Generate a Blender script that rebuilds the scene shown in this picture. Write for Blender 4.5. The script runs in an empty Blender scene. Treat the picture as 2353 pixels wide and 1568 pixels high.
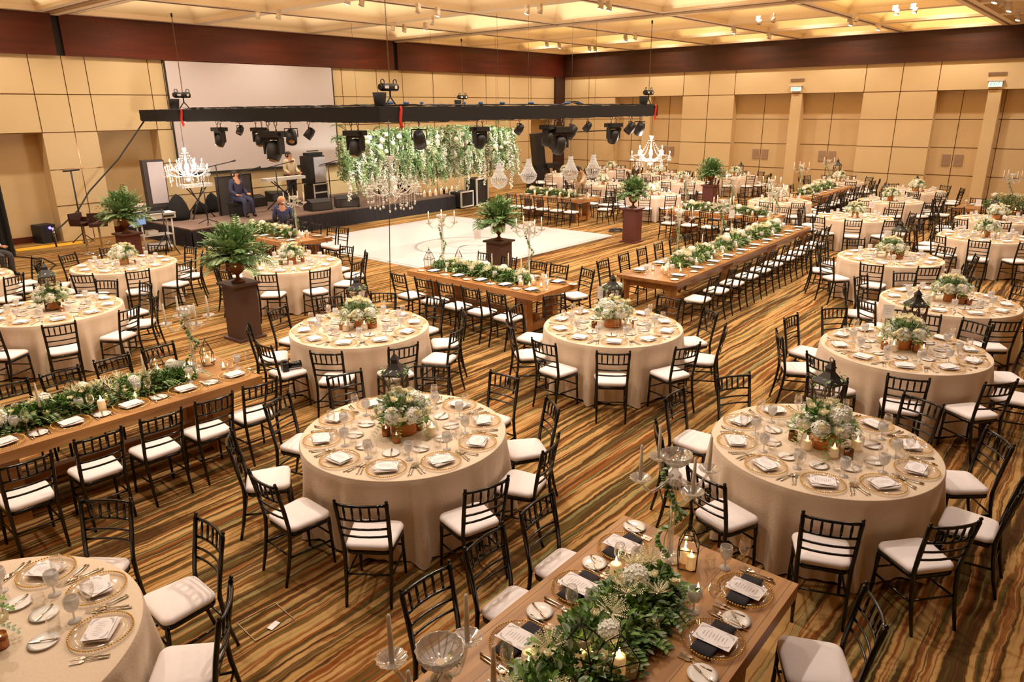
import bpy, math, random
import numpy as np
from mathutils import Vector, Matrix
R = math.radians
pi = math.pi
random.seed(7)
scene = bpy.context.scene
col = scene.collection
# ------------------------------------------------------------------ camera
IW, IH, FPX = 2353, 1568, 1645.0
CH = 3.5
YAW, PITCH, ROLL = R(40.579), R(17.958), R(-0.5375)
_f = Vector((math.cos(YAW)*math.cos(PITCH), math.sin(YAW)*math.cos(PITCH), -math.sin(PITCH)))
_r = Vector((math.sin(YAW), -math.cos(YAW), 0))
_u = _r.cross(_f)
_r2 = math.cos(ROLL)*_r + math.sin(ROLL)*_u
_u2 = -math.sin(ROLL)*_r + math.cos(ROLL)*_u
cam_d = bpy.data.cameras.new('camera')
cam = bpy.data.objects.new('camera', cam_d)
col.objects.link(cam)
m = Matrix.Identity(4)
for i in range(3):
    m[i][0] = _r2[i]; m[i][1] = _u2[i]; m[i][2] = -_f[i]
m[2][3] = CH
cam.matrix_world = m
cam_d.sensor_width = 36
cam_d.sensor_fit = 'HORIZONTAL'
cam_d.lens = FPX/IW*36
cam_d.clip_end = 200
scene.camera = cam

def ray(px, py):
    return _r2*((px-IW/2)/FPX) - _u2*((py-IH/2)/FPX) + _f
def at(px, py, z=0.0):
    d = ray(px, py); t = (z-CH)/d.z
    return Vector((d.x*t, d.y*t, z))
def at_y(px, py, Y):
    d = ray(px, py); t = Y/d.y
    return Vector((d.x*t, Y, CH+d.z*t))
def at_x(px, py, X):
    d = ray(px, py); t = X/d.x
    return Vector((X, d.y*t, CH+d.z*t))
def at_d(px, py, D):
    d = ray(px, py); h = math.hypot(d.x, d.y)
    return Vector((d.x/h*D, d.y/h*D, CH+d.z/h*D))
def pix(x, y, z):
    v = Vector((x, y, z-CH)); c = v.dot(_f)
    if c < .1: return (-9999, -9999)
    return (IW/2+FPX*v.dot(_r2)/c, IH/2-FPX*v.dot(_u2)/c)
def seen(x, y, z=.5, mg=40):
    a, b = pix(x, y, z)
    return -mg < a < IW+mg and -mg < b < IH+mg

# ------------------------------------------------------------------ world, exposure
w = bpy.data.worlds.new('world'); scene.world = w; w.use_nodes = True
w.node_tree.nodes['Background'].inputs[0].default_value = (1, .78, .5, 1)
w.node_tree.nodes['Background'].inputs[1].default_value = .05
scene.view_settings.view_transform = 'Standard'
scene.view_settings.look = 'None'
scene.view_settings.gamma = 1
scene.view_settings.use_curve_mapping = False
scene.view_settings.exposure = 0.27
cy = scene.cycles
cy.use_denoising = True
cy.max_bounces = 7
cy.diffuse_bounces = 4
cy.glossy_bounces = 3
cy.transmission_bounces = 4
cy.transparent_max_bounces = 18
cy.caustics_reflective = False
cy.caustics_refractive = False
cy.sample_clamp_indirect = 4
cy.use_light_tree = True
cy.use_adaptive_sampling = True
cy.adaptive_threshold = .03
cy.adaptive_min_samples = 12

# ------------------------------------------------------------------ lights the room has
def spot(name, loc, aim, power, size=110, blend=.6, rad=.08, color=(1, .72, .42)):
    l = bpy.data.lights.new(name, 'SPOT'); l.energy = power; l.spot_size = R(size); l.spot_blend = blend
    l.shadow_soft_size = rad; l.color = color
    o = bpy.data.objects.new(name, l); col.objects.link(o); o.location = loc
    o.rotation_euler = (Vector(aim)-Vector(loc)).to_track_quat('-Z', 'Y').to_euler(); return o
def area(name, loc, aim, power, sx, sy, color=(1, .72, .42)):
    l = bpy.data.lights.new(name, 'AREA'); l.energy = power; l.shape = 'RECTANGLE'; l.size = sx; l.size_y = sy; l.color = color
    o = bpy.data.objects.new(name, l); col.objects.link(o); o.location = loc
    o.rotation_euler = (Vector(aim)-Vector(loc)).to_track_quat('-Z', 'Y').to_euler(); return o
def point(name, loc, power, rad=.1, color=(1, .72, .42)):
    l = bpy.data.lights.new(name, 'POINT'); l.energy = power; l.shadow_soft_size = rad; l.color = color
    o = bpy.data.objects.new(name, l); col.objects.link(o); o.location = loc; return o
WARM = (1, .90, .79)
LX = [2, 6, 10, 14, 18, 22, 26, 29.5]
LY = [1.5, 5.4, 9.3, 13.1, 17.0, 21.0]
for i, x in enumerate(LX):
    for j, y in enumerate(LY):
        c = (1, .91, .80) if y > 12 and x < 20 else WARM
        pw = 520*(.3 if (y < 2 and x < 8) else .55 if (y < 2 and x < 12) or (x < 4 and y > 3 and y < 6) else 1)
        pw *= .68 if y > 12 or x > 20 else .95
        spot('ceiling_spot', (x, y, 6.9), (x, y, 0), pw, 130, .8, .09, c)
# dance floor and stage wash (cooler)
for x, y in ((12.5, 13), (16, 13), (12.5, 16), (16, 16)):
    spot('stage_wash', (x, y, 5.9), (x, y, 0), 170, 62, .7, .15, (1, .90, .80))
for a in ((15, 15, 5.9), (20, 15, 5.9)):
    spot('greenery_wash', a, (a[0]+1.2, 19.3, 2.0), 1300, 50, .6, .15, (.93, 1, .90))
# yellow coffer glow
for x in (2, 6, 10, 14, 18, 22, 26, 29.2):
    for y in (5.8, 9.3, 13.1, 17.0, 20.9):
        yel = x > 20 or (x > 16 and y < 8)
        pw = (21 if yel else 26)*(1.5 if yel and y < 8 else 1)
        area('coffer_cove', (x, y, 6.12), (x, y, 9), pw, 2.9, 2.7, (1, .74, .34) if yel else (1, .86, .70))

# ------------------------------------------------------------------ materials
def nt(name):
    m = bpy.data.materials.new(name); m.use_nodes = True; return m, m.node_tree.nodes, m.node_tree.links, m.node_tree.nodes['Principled BSDF']
def lin(c):
    return tuple((x/12.92 if x <= .04045 else ((x+.055)/1.055)**2.4) for x in c)
def mat(name, rgb, rough=.5, metal=0, var=0, scale=8, bump=0, emit=None, es=0, spec=.5, sheen=0):
    m, n, l, b = nt(name)
    c = lin([x/255 for x in rgb])
    b.inputs['Roughness'].default_value = rough; b.inputs['Metallic'].default_value = metal
    b.inputs['Specular IOR Level'].default_value = spec
    b.inputs['Base Color'].default_value = (*c, 1)
    if sheen: b.inputs['Sheen Weight'].default_value = sheen
    if var or bump:
        tc = n.new('ShaderNodeTexCoord'); no = n.new('ShaderNodeTexNoise'); no.inputs['Scale'].default_value = scale; no.inputs['Detail'].default_value = 3
        l.new(tc.outputs['Object'], no.inputs['Vector'])
        if var:
            mx = n.new('ShaderNodeMix'); mx.data_type = 'RGBA'
            mx.inputs[6].default_value = (*[x*(1-var) for x in c], 1); mx.inputs[7].default_value = (*[min(1, x*(1+var)) for x in c], 1)
            l.new(no.outputs[0], mx.inputs[0]); l.new(mx.outputs[2], b.inputs['Base Color'])
        if bump:
            bp = n.new('ShaderNodeBump'); bp.inputs['Strength'].default_value = bump; bp.inputs['Distance'].default_value = .01
            l.new(no.outputs[0], bp.inputs['Height']); l.new(bp.outputs[0], b.inputs['Normal'])
    if emit:
        b.inputs['Emission Color'].default_value = (*lin([x/255 for x in emit]), 1); b.inputs['Emission Strength'].default_value = es
    return m
def glass(name, tint=(1, 1, 1), base=.10, frost=0.0, rough=.05, gain=.55):
    # thin clear glass: mostly see-through, mirror-like towards grazing angles
    m, n, l, b = nt(name); n.remove(b)
    out = [x for x in n if x.type == 'OUTPUT_MATERIAL'][0]
    tr = n.new('ShaderNodeBsdfTransparent'); tr.inputs[0].default_value = (*tint, 1)
    gl = n.new('ShaderNodeBsdfGlossy'); gl.inputs['Roughness'].default_value = rough; gl.inputs[0].default_value = (1, 1, 1, 1)
    lw = n.new('ShaderNodeLayerWeight'); lw.inputs[0].default_value = .35
    ma = n.new('ShaderNodeMath'); ma.operation = 'MULTIPLY_ADD'; ma.inputs[1].default_value = gain; ma.inputs[2].default_value = base
    l.new(lw.outputs['Facing'], ma.inputs[0])
    mx = n.new('ShaderNodeMixShader'); l.new(ma.outputs[0], mx.inputs[0]); l.new(tr.outputs[0], mx.inputs[1]); l.new(gl.outputs[0], mx.inputs[2])
    last = mx
    if frost:
        df = n.new('ShaderNodeBsdfDiffuse'); df.inputs[0].default_value = (.9, .88, .85, 1)
        m2 = n.new('ShaderNodeMixShader'); m2.inputs[0].default_value = frost
        l.new(mx.outputs[0], m2.inputs[1]); l.new(df.outputs[0], m2.inputs[2]); last = m2
    l.new(last.outputs[0], out.inputs[0]); return m
def ramp(n, stops, interp='LINEAR'):
    r = n.new('ShaderNodeValToRGB'); e = r.color_ramp.elements; r.color_ramp.interpolation = interp
    while len(e) < len(stops): e.new(.5)
    for el, (p, c) in zip(e, stops): el.position = p; el.color = (*lin([x/255 for x in c]), 1)
    return r
def wood(name, c0, c1, axis=0, scale=3.0, rough=.45, planks=0.0, plankaxis=1):
    m, n, l, b = nt(name)
    tc = n.new('ShaderNodeTexCoord'); mp = n.new('ShaderNodeMapping'); l.new(tc.outputs['Object'], mp.inputs[0])
    s = [scale*4]*3; s[axis] = scale*.35; mp.inputs['Scale'].default_value = s
    no = n.new('ShaderNodeTexNoise'); no.inputs['Scale'].default_value = 1; no.inputs['Detail'].default_value = 6; no.inputs['Distortion'].default_value = .6
    l.new(mp.outputs[0], no.inputs['Vector'])
    r = ramp(n, [(.3, c0), (.7, c1)]); l.new(no.outputs[0], r.inputs[0])
    src = r.outputs[0]
    if planks:
        sp = n.new('ShaderNodeSeparateXYZ'); l.new(tc.outputs['Object'], sp.inputs[0])
        mo = n.new('ShaderNodeMath'); mo.operation = 'PINGPONG'; mo.inputs[1].default_value = planks/2; l.new(sp.outputs[plankaxis], mo.inputs[0])
        lt = n.new('ShaderNodeMath'); lt.operation = 'LESS_THAN'; lt.inputs[1].default_value = .0018; l.new(mo.outputs[0], lt.inputs[0])
        mx = n.new('ShaderNodeMix'); mx.data_type = 'RGBA'; l.new(lt.outputs[0], mx.inputs[0]); l.new(src, mx.inputs[6]); mx.inputs[7].default_value = (*lin([x/255*.6 for x in c0]), 1)
        src = mx.outputs[2]
    l.new(src, b.inputs['Base Color']); b.inputs['Roughness'].default_value = rough
    return m
def carpet():
    m, n, l, b = nt('carpet')
    tc = n.new('ShaderNodeTexCoord')
    def noise(sx, sy, detail, off=0):
        mp = n.new('ShaderNodeMapping'); mp.inputs['Scale'].default_value = (sx, sy, 1); mp.inputs['Location'].default_value = (off, off*1.7, 0)
        l.new(tc.outputs['Object'], mp.inputs[0])
        t = n.new('ShaderNodeTexNoise'); t.inputs['Scale'].default_value = 1; t.inputs['Detail'].default_value = detail; t.inputs['Roughness'].default_value = .5
        return mp, t
    # wavy displacement of the stripes
    mw, tw = noise(1.1, 1.6, 2, 3.1); mj, tj = noise(9, 9, 2, 5.1)
    def disp(t, k_):
        sub = n.new('ShaderNodeVectorMath'); sub.operation = 'SUBTRACT'; l.new(t.outputs['Color'], sub.inputs[0]); sub.inputs[1].default_value = (.5, .5, .5)
        sc = n.new('ShaderNodeVectorMath'); sc.operation = 'MULTIPLY'; l.new(sub.outputs[0], sc.inputs[0]); sc.inputs[1].default_value = (0, k_, 0); return sc
    ad0 = n.new('ShaderNodeVectorMath'); ad0.operation = 'ADD'; l.new(tc.outputs['Object'], ad0.inputs[0]); l.new(disp(tw, .11).outputs[0], ad0.inputs[1])
    l.new(mw.outputs[0], tw.inputs['Vector']); l.new(mj.outputs[0], tj.inputs['Vector'])
    ad = n.new('ShaderNodeVectorMath'); ad.operation = 'ADD'; l.new(ad0.outputs[0], ad.inputs[0]); l.new(disp(tj, .035).outputs[0], ad.inputs[1])
    def stripes(sx, sy, detail, off, stops, interp='LINEAR'):
        mp, t = noise(sx, sy, detail, off); l.new(ad.outputs[0], mp.inputs[0]); l.new(mp.outputs[0], t.inputs['Vector'])
        r = ramp(n, stops, interp); l.new(t.outputs[0], r.inputs[0]); return t, r
    T, D, G, U, O = (202, 158, 98), (90, 64, 34), (116, 100, 50), (150, 86, 38), (178, 134, 72)
    t1, r1 = stripes(.20, 5.4, 3, 0, [(0, T), (.31, T), (.34, G), (.38, D), (.43, D), (.45, O), (.475, T), (.53, T), (.55, U), (.575, G), (.615, D), (.65, T), (.70, T), (.73, D), (.77, T)])
    t2, r2 = stripes(.26, 17, 2, 9, [(0, (0, 0, 0)), (.545, (0, 0, 0)), (.565, (255,)*3), (.60, (255,)*3), (.62, (0, 0, 0))])
    t3, r3 = stripes(.22, 22, 2, 21, [(0, (0, 0, 0)), (.575, (0, 0, 0)), (.60, (255,)*3), (1, (255,)*3)])
    t4, r4 = stripes(.26, 15, 2, 33, [(0, (0, 0, 0)), (.60, (0, 0, 0)), (.62, (255,)*3), (.66, (255,)*3), (.68, (0, 0, 0))])
    def mix(a, fac, c, k=1.0):
        mx = n.new('ShaderNodeMix'); mx.data_type = 'RGBA'
        mu = n.new('ShaderNodeMath'); mu.operation = 'MULTIPLY'; mu.inputs[1].default_value = k; l.new(fac, mu.inputs[0]); l.new(mu.outputs[0], mx.inputs[0])
        l.new(a, mx.inputs[6]); mx.inputs[7].default_value = (*lin([x/255 for x in c]), 1); return mx.outputs[2]
    c = mix(r1.outputs[0], r2.outputs[0], (140, 76, 32), .8)
    c = mix(c, r3.outputs[0], (82, 54, 28), .8)
    c = mix(c, r4.outputs[0], (160, 150, 98), .7)
    fine = n.new('ShaderNodeTexNoise'); fine.inputs['Scale'].default_value = 220; l.new(tc.outputs['Object'], fine.inputs['Vector'])
    mx = n.new('ShaderNodeMix'); mx.data_type = 'RGBA'; mx.blend_type = 'MULTIPLY'; mx.inputs[0].default_value = .5
    fr = ramp(n, [(.35, (150, 150, 150)), (.65, (255, 255, 255))]); l.new(fine.outputs[0], fr.inputs[0])
    l.new(c, mx.inputs[6]); l.new(fr.outputs[0], mx.inputs[7])
    l.new(mx.outputs[2], b.inputs['Base Color']); b.inputs['Roughness'].default_value = .95; b.inputs['Specular IOR Level'].default_value = .1
    bp = n.new('ShaderNodeBump'); bp.inputs['Strength'].default_value = .4; bp.inputs['Distance'].default_value = .004; l.new(fine.outputs[0], bp.inputs['Height']); l.new(bp.outputs[0], b.inputs['Normal'])
    return m
M = {}
M['carpet'] = carpet()
M['wall'] = mat('wall_panel', (220, 192, 144), .5, var=.06, scale=1.2)
M['recess'] = mat('wall_recess', (212, 182, 134), .6, var=.05, scale=2)
M['joint'] = mat('panel_joint', (120, 84, 44), .22, .6)
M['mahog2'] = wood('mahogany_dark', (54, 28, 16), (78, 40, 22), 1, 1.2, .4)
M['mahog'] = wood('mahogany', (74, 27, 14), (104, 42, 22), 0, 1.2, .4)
M['darkgap'] = mat('dark_gap', (22, 16, 14), .6)
M['column'] = mat('dark_column', (62, 34, 24), .5, var=.1)
M['ceil'] = mat('ceiling_paint', (240, 220, 190), .8, var=.03, scale=1)
M['ceilside'] = mat('coffer_paint', (240, 216, 172), .8)
M['track'] = mat('track_grey', (150, 122, 96), .6)
M['black'] = mat('black_lacquer', (12, 10, 10), .16, spec=.6)
M['cushion'] = mat('ivory_cushion', (244, 232, 228), .8, var=.03, scale=30, sheen=.2)
M['linen'] = mat('beige_linen', (230, 206, 178), .9, var=.05, scale=60, bump=.25, sheen=.2)
M['linenw'] = mat('pale_linen', (236, 216, 198), .9, var=.05, scale=60, bump=.2)
M['plank'] = wood('farm_table_wood', (148, 98, 50), (196, 144, 82), 0, 3, .42, .19, 1)
M['plankx'] = wood('farm_table_wood_long', (112, 72, 40), (158, 110, 66), 0, 3, .42, .16, 1)
M['honey'] = wood('honey_wood', (162, 106, 56), (196, 140, 82), 0, 3, .4, .2, 1)
M['walnut'] = wood('walnut_wood', (128, 82, 40), (168, 116, 62), 0, 3, .35, .2, 1)
M['china'] = mat('white_china', (244, 236, 228), .18)
M['gold'] = mat('gold_beads', (248, 204, 112), .38, .75)
M['silver'] = mat('silver', (216, 204, 188), .2, 1)
M['paper'] = mat('menu_paper', (246, 238, 236), .8)
M['ink'] = mat('grey_ink', (178, 170, 172), .8)
M['napw'] = mat('white_napkin', (242, 232, 226), .85, bump=.1, scale=80)
M['napk'] = mat('charcoal_napkin', (48, 44, 48), .95, var=.1, scale=90)
M['glass'] = glass('clear_glass', base=.06)
M['charger'] = glass('charger_glass', (1, .99, .98), base=.03, rough=.1, gain=.28)
M['goblet'] = glass('pressed_glass', (.98, .97, .96), base=.10, frost=.34, rough=.2)
M['crystal'] = glass('crystal', base=.25, frost=.16, rough=.08)
M['copper'] = mat('copper_mercury', (176, 118, 78), .35, .8, var=.35, scale=60)
M['birch'] = mat('copper_bark', (204, 128, 70), .6, .15, var=.35, scale=14, bump=.5)
M['brownvot'] = mat('brown_votive', (120, 78, 44), .35, .6, var=.4, scale=70)
M['lantern'] = mat('lantern_wood', (84, 60, 42), .7, var=.2)
M['lantop'] = mat('lantern_roof', (60, 54, 52), .5, .4)
M['iron'] = mat('black_iron', (36, 28, 24), .4, .5)
M['wax'] = mat('cream_wax', (246, 224, 188), .5, emit=(255, 190, 120), es=.25)
M['waxc'] = mat('ivory_taper', (254, 244, 226), .5)
M['flame'] = mat('flame', (255, 220, 160), .5, emit=(255, 208, 140), es=22)
M['leafd'] = mat('dark_leaf', (82, 116, 54), .55, var=.3, scale=20)
M['leafm'] = mat('mid_leaf', (130, 164, 80), .55, var=.3, scale=20)
M['leafg'] = mat('eucalyptus_leaf', (164, 182, 150), .6, var=.2, scale=20)
M['fern'] = mat('fern_leaf', (94, 128, 68), .55, var=.35, scale=6)
M['fernl'] = mat('fern_leaf_light', (160, 182, 132), .55, var=.2, scale=6)
M['hyd'] = mat('white_hydrangea', (252, 248, 234), .75, var=.06, scale=40)
M['rose'] = mat('cream_rose', (252, 240, 206), .7, var=.06, scale=40)
M['plinth'] = mat('brown_plinth', (84, 58, 50), .55, var=.15, scale=40)
M['plinthr'] = mat('maroon_plinth', (104, 56, 48), .55, var=.15, scale=40)
M['urn'] = mat('rust_urn', (134, 84, 52), .6, .3, var=.25, scale=30)
M['blackcloth'] = mat('black_drape', (30, 27, 26), .95, var=.2, scale=12)
M['skirt'] = mat('stage_skirt', (44, 38, 42), .9)
M['stagetop'] = mat('stage_carpet', (116, 92, 78), .95, var=.12, scale=30)
M['dance'] = mat('white_dance_floor', (214, 210, 210), .22)
M['danceedge'] = mat('dance_floor_edge', (236, 226, 214), .4)
M['screen'] = mat('projection_screen', (216, 202, 198), .9)
M['frame'] = mat('screen_frame', (44, 44, 34), .6)
M['gear'] = mat('black_gear', (34, 32, 32), .5)
M['gearl'] = mat('grey_grille', (188, 176, 176), .6)
M['geard'] = mat('dark_grille', (66, 58, 54), .8)
M['chrome'] = mat('chrome', (210, 206, 202), .12, 1)
M['case'] = mat('white_case', (212, 206, 200), .5)
M['red'] = mat('red_strap', (200, 44, 24), .6)
M['blue'] = mat('blue_plug', (60, 96, 150), .5)
M['yellow'] = mat('yellow_ramp', (222, 170, 32), .6)
M['skin'] = mat('skin', (206, 148, 112), .55)
M['hair'] = mat('dark_hair', (40, 28, 22), .7)
M['navy'] = mat('navy_cloth', (52, 52, 78), .9)
M['navyl'] = mat('navy_shirt', (62, 66, 104), .9)
M['suit'] = mat('black_suit', (34, 28, 30), .85)
M['creamj'] = mat('cream_jacket', (226, 208, 176), .85)
M['greytr'] = mat('grey_trousers', (70, 66, 66), .9)
M['blush'] = mat('light_blue_shirt', (160, 172, 204), .9)
M['bulb'] = mat('bulb_glow', (255, 240, 220), .5, emit=(255, 236, 206), es=30)
M['lens'] = mat('lamp_lens', (255, 240, 220), .5, emit=(255, 238, 214), es=16)
M['lensoff'] = mat('lens_off', (150, 120, 84), .2, .6)
M['white'] = mat('white_metal', (226, 210, 188), .5)
M['signw'] = mat('exit_face', (220, 245, 235), .5, emit=(214, 246, 232), es=.7)
M['signg'] = mat('exit_letters', (60, 150, 110), .5, emit=(60, 160, 110), es=.5)
M['plate'] = mat('door_plate', (170, 142, 118), .45, .3)
M['uv'] = mat('blue_lamp', (90, 90, 255), .5, emit=(90, 80, 255), es=6)
M['leather'] = mat('brown_leather', (64, 36, 30), .4)

# ------------------------------------------------------------------ mesh builder
class MB:
    def __init__(s): s.v = []; s.f = []; s.m = []; s.s = []
    def add(s, vs, fs, mi=0, sm=False):
        o = len(s.v); s.v.extend([tuple(v) for v in vs])
        for f in fs: s.f.append(tuple(i+o for i in f)); s.m.append(mi); s.s.append(sm)
        return s
    def box(s, c, d, mi=0, rz=0, rx=0, ry=0):
        x, y, z = [k/2 for k in d]
        vs = [Vector((a*x, b*y, e*z)) for e in (-1, 1) for b in (-1, 1) for a in (-1, 1)]
        if rz or rx or ry:
            mm = Matrix.Rotation(rz, 3, 'Z') @ Matrix.Rotation(ry, 3, 'Y') @ Matrix.Rotation(rx, 3, 'X'); vs = [mm @ v for v in vs]
        C = Vector(c)
        return s.add([v+C for v in vs], [(0, 2, 3, 1), (4, 5, 7, 6), (0, 1, 5, 4), (2, 6, 7, 3), (0, 4, 6, 2), (1, 3, 7, 5)], mi)
    def bb(s, x0, x1, y0, y1, z0, z1, mi=0):
        return s.box(((x0+x1)/2, (y0+y1)/2, (z0+z1)/2), (abs(x1-x0), abs(y1-y0), abs(z1-z0)), mi)
    def tube(s, pts, rad, n=8, mi=0, cap=True, closed=False):
        pts = [Vector(p) for p in pts]; k = len(pts)
        rr = rad if isinstance(rad, (list, tuple)) else [rad]*k
        vs = []; prev = None
        for i, p in enumerate(pts):
            t = (pts[(i+1) % k]-pts[i-1]) if closed else (pts[min(i+1, k-1)]-pts[max(i-1, 0)])
            if t.length < 1e-9: t = Vector((0, 0, 1))
            t.normalize()
            if prev is None:
                a = Vector((0, 0, 1)) if abs(t.z) < .9 else Vector((1, 0, 0)); u = t.cross(a).normalized()
            else:
                u = prev - t*prev.dot(t)
                u = u.normalized() if u.length > 1e-6 else t.orthogonal().normalized()
            prev = u; v = t.cross(u)
            for j in range(n):
                an = 2*pi*j/n; vs.append(p+(u*math.cos(an)+v*math.sin(an))*rr[i])
        fs = []
        for i in range(k if closed else k-1):
            for j in range(n):
                a, b = i*n+j, i*n+(j+1) % n; i2 = (i+1) % k
                fs.append((a, b, i2*n+(j+1) % n, i2*n+j))
        s.add(vs, fs, mi, True)
        if cap and not closed:
            o = len(s.v)-len(vs)
            s.f.append(tuple(o+j for j in reversed(range(n)))); s.m.append(mi); s.s.append(False)
            s.f.append(tuple(o+(k-1)*n+j for j in range(n))); s.m.append(mi); s.s.append(False)
        return s
    def lathe(s, prof, n=16, c=(0, 0, 0), mi=0, flute=0, sm=True):
        vs = []
        for r, z in prof:
            for j in range(n):
                a = 2*pi*j/n; q = r*(1+flute*math.cos(a*n/2)) if flute else r
                vs.append((c[0]+q*math.cos(a), c[1]+q*math.sin(a), c[2]+z))
        fs = []
        for i in range(len(prof)-1):
            for j in range(n):
                j2 = (j+1) % n; fs.append((i*n+j, i*n+j2, (i+1)*n+j2, (i+1)*n+j))
        s.add(vs, fs, mi, sm)
        o = len(s.v)-len(vs)
        if prof[0][0] > .002: s.f.append(tuple(o+j for j in reversed(range(n)))); s.m.append(mi); s.s.append(False)
        if prof[-1][0] > .002: s.f.append(tuple(o+(len(prof)-1)*n+j for j in range(n))); s.m.append(mi); s.s.append(False)
        return s
    def ball(s, c, r, n=8, k=5, mi=0, sz=1):
        return s.lathe([(max(.0005, r*math.sin(pi*i/k)), -r*sz*math.cos(pi*i/k)) for i in range(k+1)], n, c, mi)
    def leaf(s, p, d, up, L, W, mi=0, bend=.15):
        p = Vector(p); d = Vector(d).normalized(); sd = d.cross(Vector(up))
        sd = sd.normalized() if sd.length > 1e-5 else d.orthogonal().normalized()
        nn = sd.cross(d)
        if L < .03:
            vs = [p, p+d*L*.5+sd*W/2+nn*bend*L, p+d*L, p+d*L*.5-sd*W/2+nn*bend*L]
            return s.add(vs, [(0, 1, 2), (0, 2, 3)], mi, False)
        vs = [p, p+d*L*.28+sd*W*.42+nn*bend*L*.7, p+d*L*.65+sd*W*.42+nn*bend*L*.7, p+d*L, p+d*L*.65-sd*W*.42+nn*bend*L*.7, p+d*L*.28-sd*W*.42+nn*bend*L*.7]
        return s.add(vs, [(0, 1, 2, 3), (0, 3, 4, 5)], mi, False)
    def mesh(s, name, mats):
        me = bpy.data.meshes.new(name); me.from_pydata(s.v, [], s.f)
        for q in mats: me.materials.append(M[q] if isinstance(q, str) else q)
        me.polygons.foreach_set('material_index', s.m); me.polygons.foreach_set('use_smooth', s.s); me.update(); return me
    def obj(s, name, mats, parent=None, loc=None, rz=0):
        if not isinstance(mats, (list, tuple)): mats = [mats]
        o = bpy.data.objects.new(name, s.mesh(name, mats)); col.objects.link(o)
        if parent: o.parent = parent
        if loc is not None: o.location = loc
        if rz: o.rotation_euler = (0, 0, rz)
        return o
KIDS = {}
def link(me, name, parent=None, loc=(0, 0, 0), rz=0):
    o = bpy.data.objects.new(name, me); col.objects.link(o); o.location = loc; o.rotation_euler = (0, 0, rz)
    if parent: o.parent = parent
    return o
def empty(name, loc=(0, 0, 0), rz=0):
    o = bpy.data.objects.new(name, None); col.objects.link(o); o.location = loc; o.rotation_euler = (0, 0, rz); o.empty_display_size = .1; return o
LABELS = {}
def tag(o, label, cat, group=None):
    o['label'] = label; o['category'] = cat
    if group: o['group'] = group
    nw = len(label.split())
    if not 4 <= nw <= 16: print('LABELLEN', nw, label)
    if label in LABELS: print('DUPLABEL', label)
    LABELS[label] = 1
    return o
def struct(o): o['kind'] = 'structure'; return o
def protect(root):
    # remember the tree of a prototype so that copies need no searching
    KIDS[root.name] = [(c, [g for g in c.children]) for c in root.children]; return root
PROTO = []
def dup(root, loc, rz=0, rx=0, ry=0, scale=None):
    r = root.copy(); col.objects.link(r); r.location = loc; r.rotation_euler = (rx, ry, rz)
    if scale: r.scale = (scale,)*3
    for k in ('label', 'category', 'group'):
        if k in r: del r[k]
    for c, gs in KIDS.get(root.name, []):
        d = c.copy(); col.objects.link(d); d.parent = r
        for g in gs:
            e = g.copy(); col.objects.link(e); e.parent = d
    return r
def proto(root):
    protect(root); PROTO.append(root); return root
def kill_protos():
    for r in PROTO:
        for c, gs in KIDS.get(r.name, []):
            for g in gs: bpy.data.objects.remove(g)
            bpy.data.objects.remove(c)
        bpy.data.objects.remove(r)

# ------------------------------------------------------------------ the setting
floor = MB(); floor.bb(-5, 31.5, -5, 23.6, -.1, 0); struct(floor.obj('floor', 'carpet'))
YW, XW = 23.0, 31.0
wl = MB()
wl.bb(-5, XW, YW, YW+.7, 3.0, 6.6)
for a, b in ((-5, .5), (7.19, 8.59), (10.32, 28.43), (30.2, 31.6)): wl.bb(a, b, YW, YW+.7, 0, 3.0)
wl.bb(-5, XW+.6, YW+.55, YW+.75, 0, 3.0, 2)
def hline(mb, x0, x1, z, y): mb.bb(x0, x1, y-.006, y+.01, z-.010, z+.010, 1)
def vline(mb, x, z0, z1, y): mb.bb(x-.010, x+.010, y-.006, y+.01, z0, z1, 1)
hline(wl, -5, 30.26, 4.0, YW); hline(wl, -5, 30.26, 3.0, YW)
for z in (1.0, 2.0):
    for a, b in ((7.19, 8.59), (10.32, 28.43)): hline(wl, a, b, z, YW)
for x in (2.6, 4.4, 5.8): vline(wl, x, 3, 5, YW)
for x in (7.19, 8.0, 8.59, 10.32, 10.75, 17.33, 18.97, 20.28, 21.96, 25.22, 26.86, 28.43): vline(wl, x, 3, 5, YW)
for x in (8.0, 17.33, 18.97, 20.28, 21.96, 25.22, 26.86): vline(wl, x, 0, 3, YW)
struct(wl.obj('wall_left', ['wall', 'joint', 'recess']))
bb = MB(); bb.bb(.5, 7.19, YW+.52, YW+.55, 0, .18); bb.bb(8.59, 10.32, YW+.52, YW+.55, 0, .18); struct(bb.obj('baseboard_left', 'mahog'))
wr = MB()
wr.bb(XW, XW+.5, -5, YW, 4.0, 6.6)
sol = [(-5, -3.0), (6.09, 8.6), (13.83, 16.25), (19.86, 23.0)]
for a, b in sol: wr.bb(XW, XW+.5, a, b, 0, 4)
wr.bb(XW, XW+.5, .1, .9, 0, 4)
pil = [(4.1, 4.5), (10.93, 11.37), (17.9, 18.3)]
for a, b in pil: wr.bb(XW, XW+.5, a, b, 0, 4)
wr.bb(XW+.40, XW+.5, -5, 23, 0, 4, 2)
def hl2(y0, y1, z, x=XW): wr.bb(x-.006, x+.01, y0, y1, z-.012, z+.012, 1)
def vl2(y, z0, z1, x=XW): wr.bb(x-.006, x+.01, y-.012, y+.012, z0, z1, 1)
hl2(-5, 22.85, 4.0)
for z in (1, 2, 3):
    for a, b in sol: hl2(a, min(b, 22.85), z)
    hl2(-5, 23, z, XW+.40)
for y in (21.39, 16.25, 15.02, 13.83, 8.6, 7.32, 6.09, .9): vl2(y, 4, 5)
for y in (21.39, 15.02, 7.32): vl2(y, 0, 4)
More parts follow.
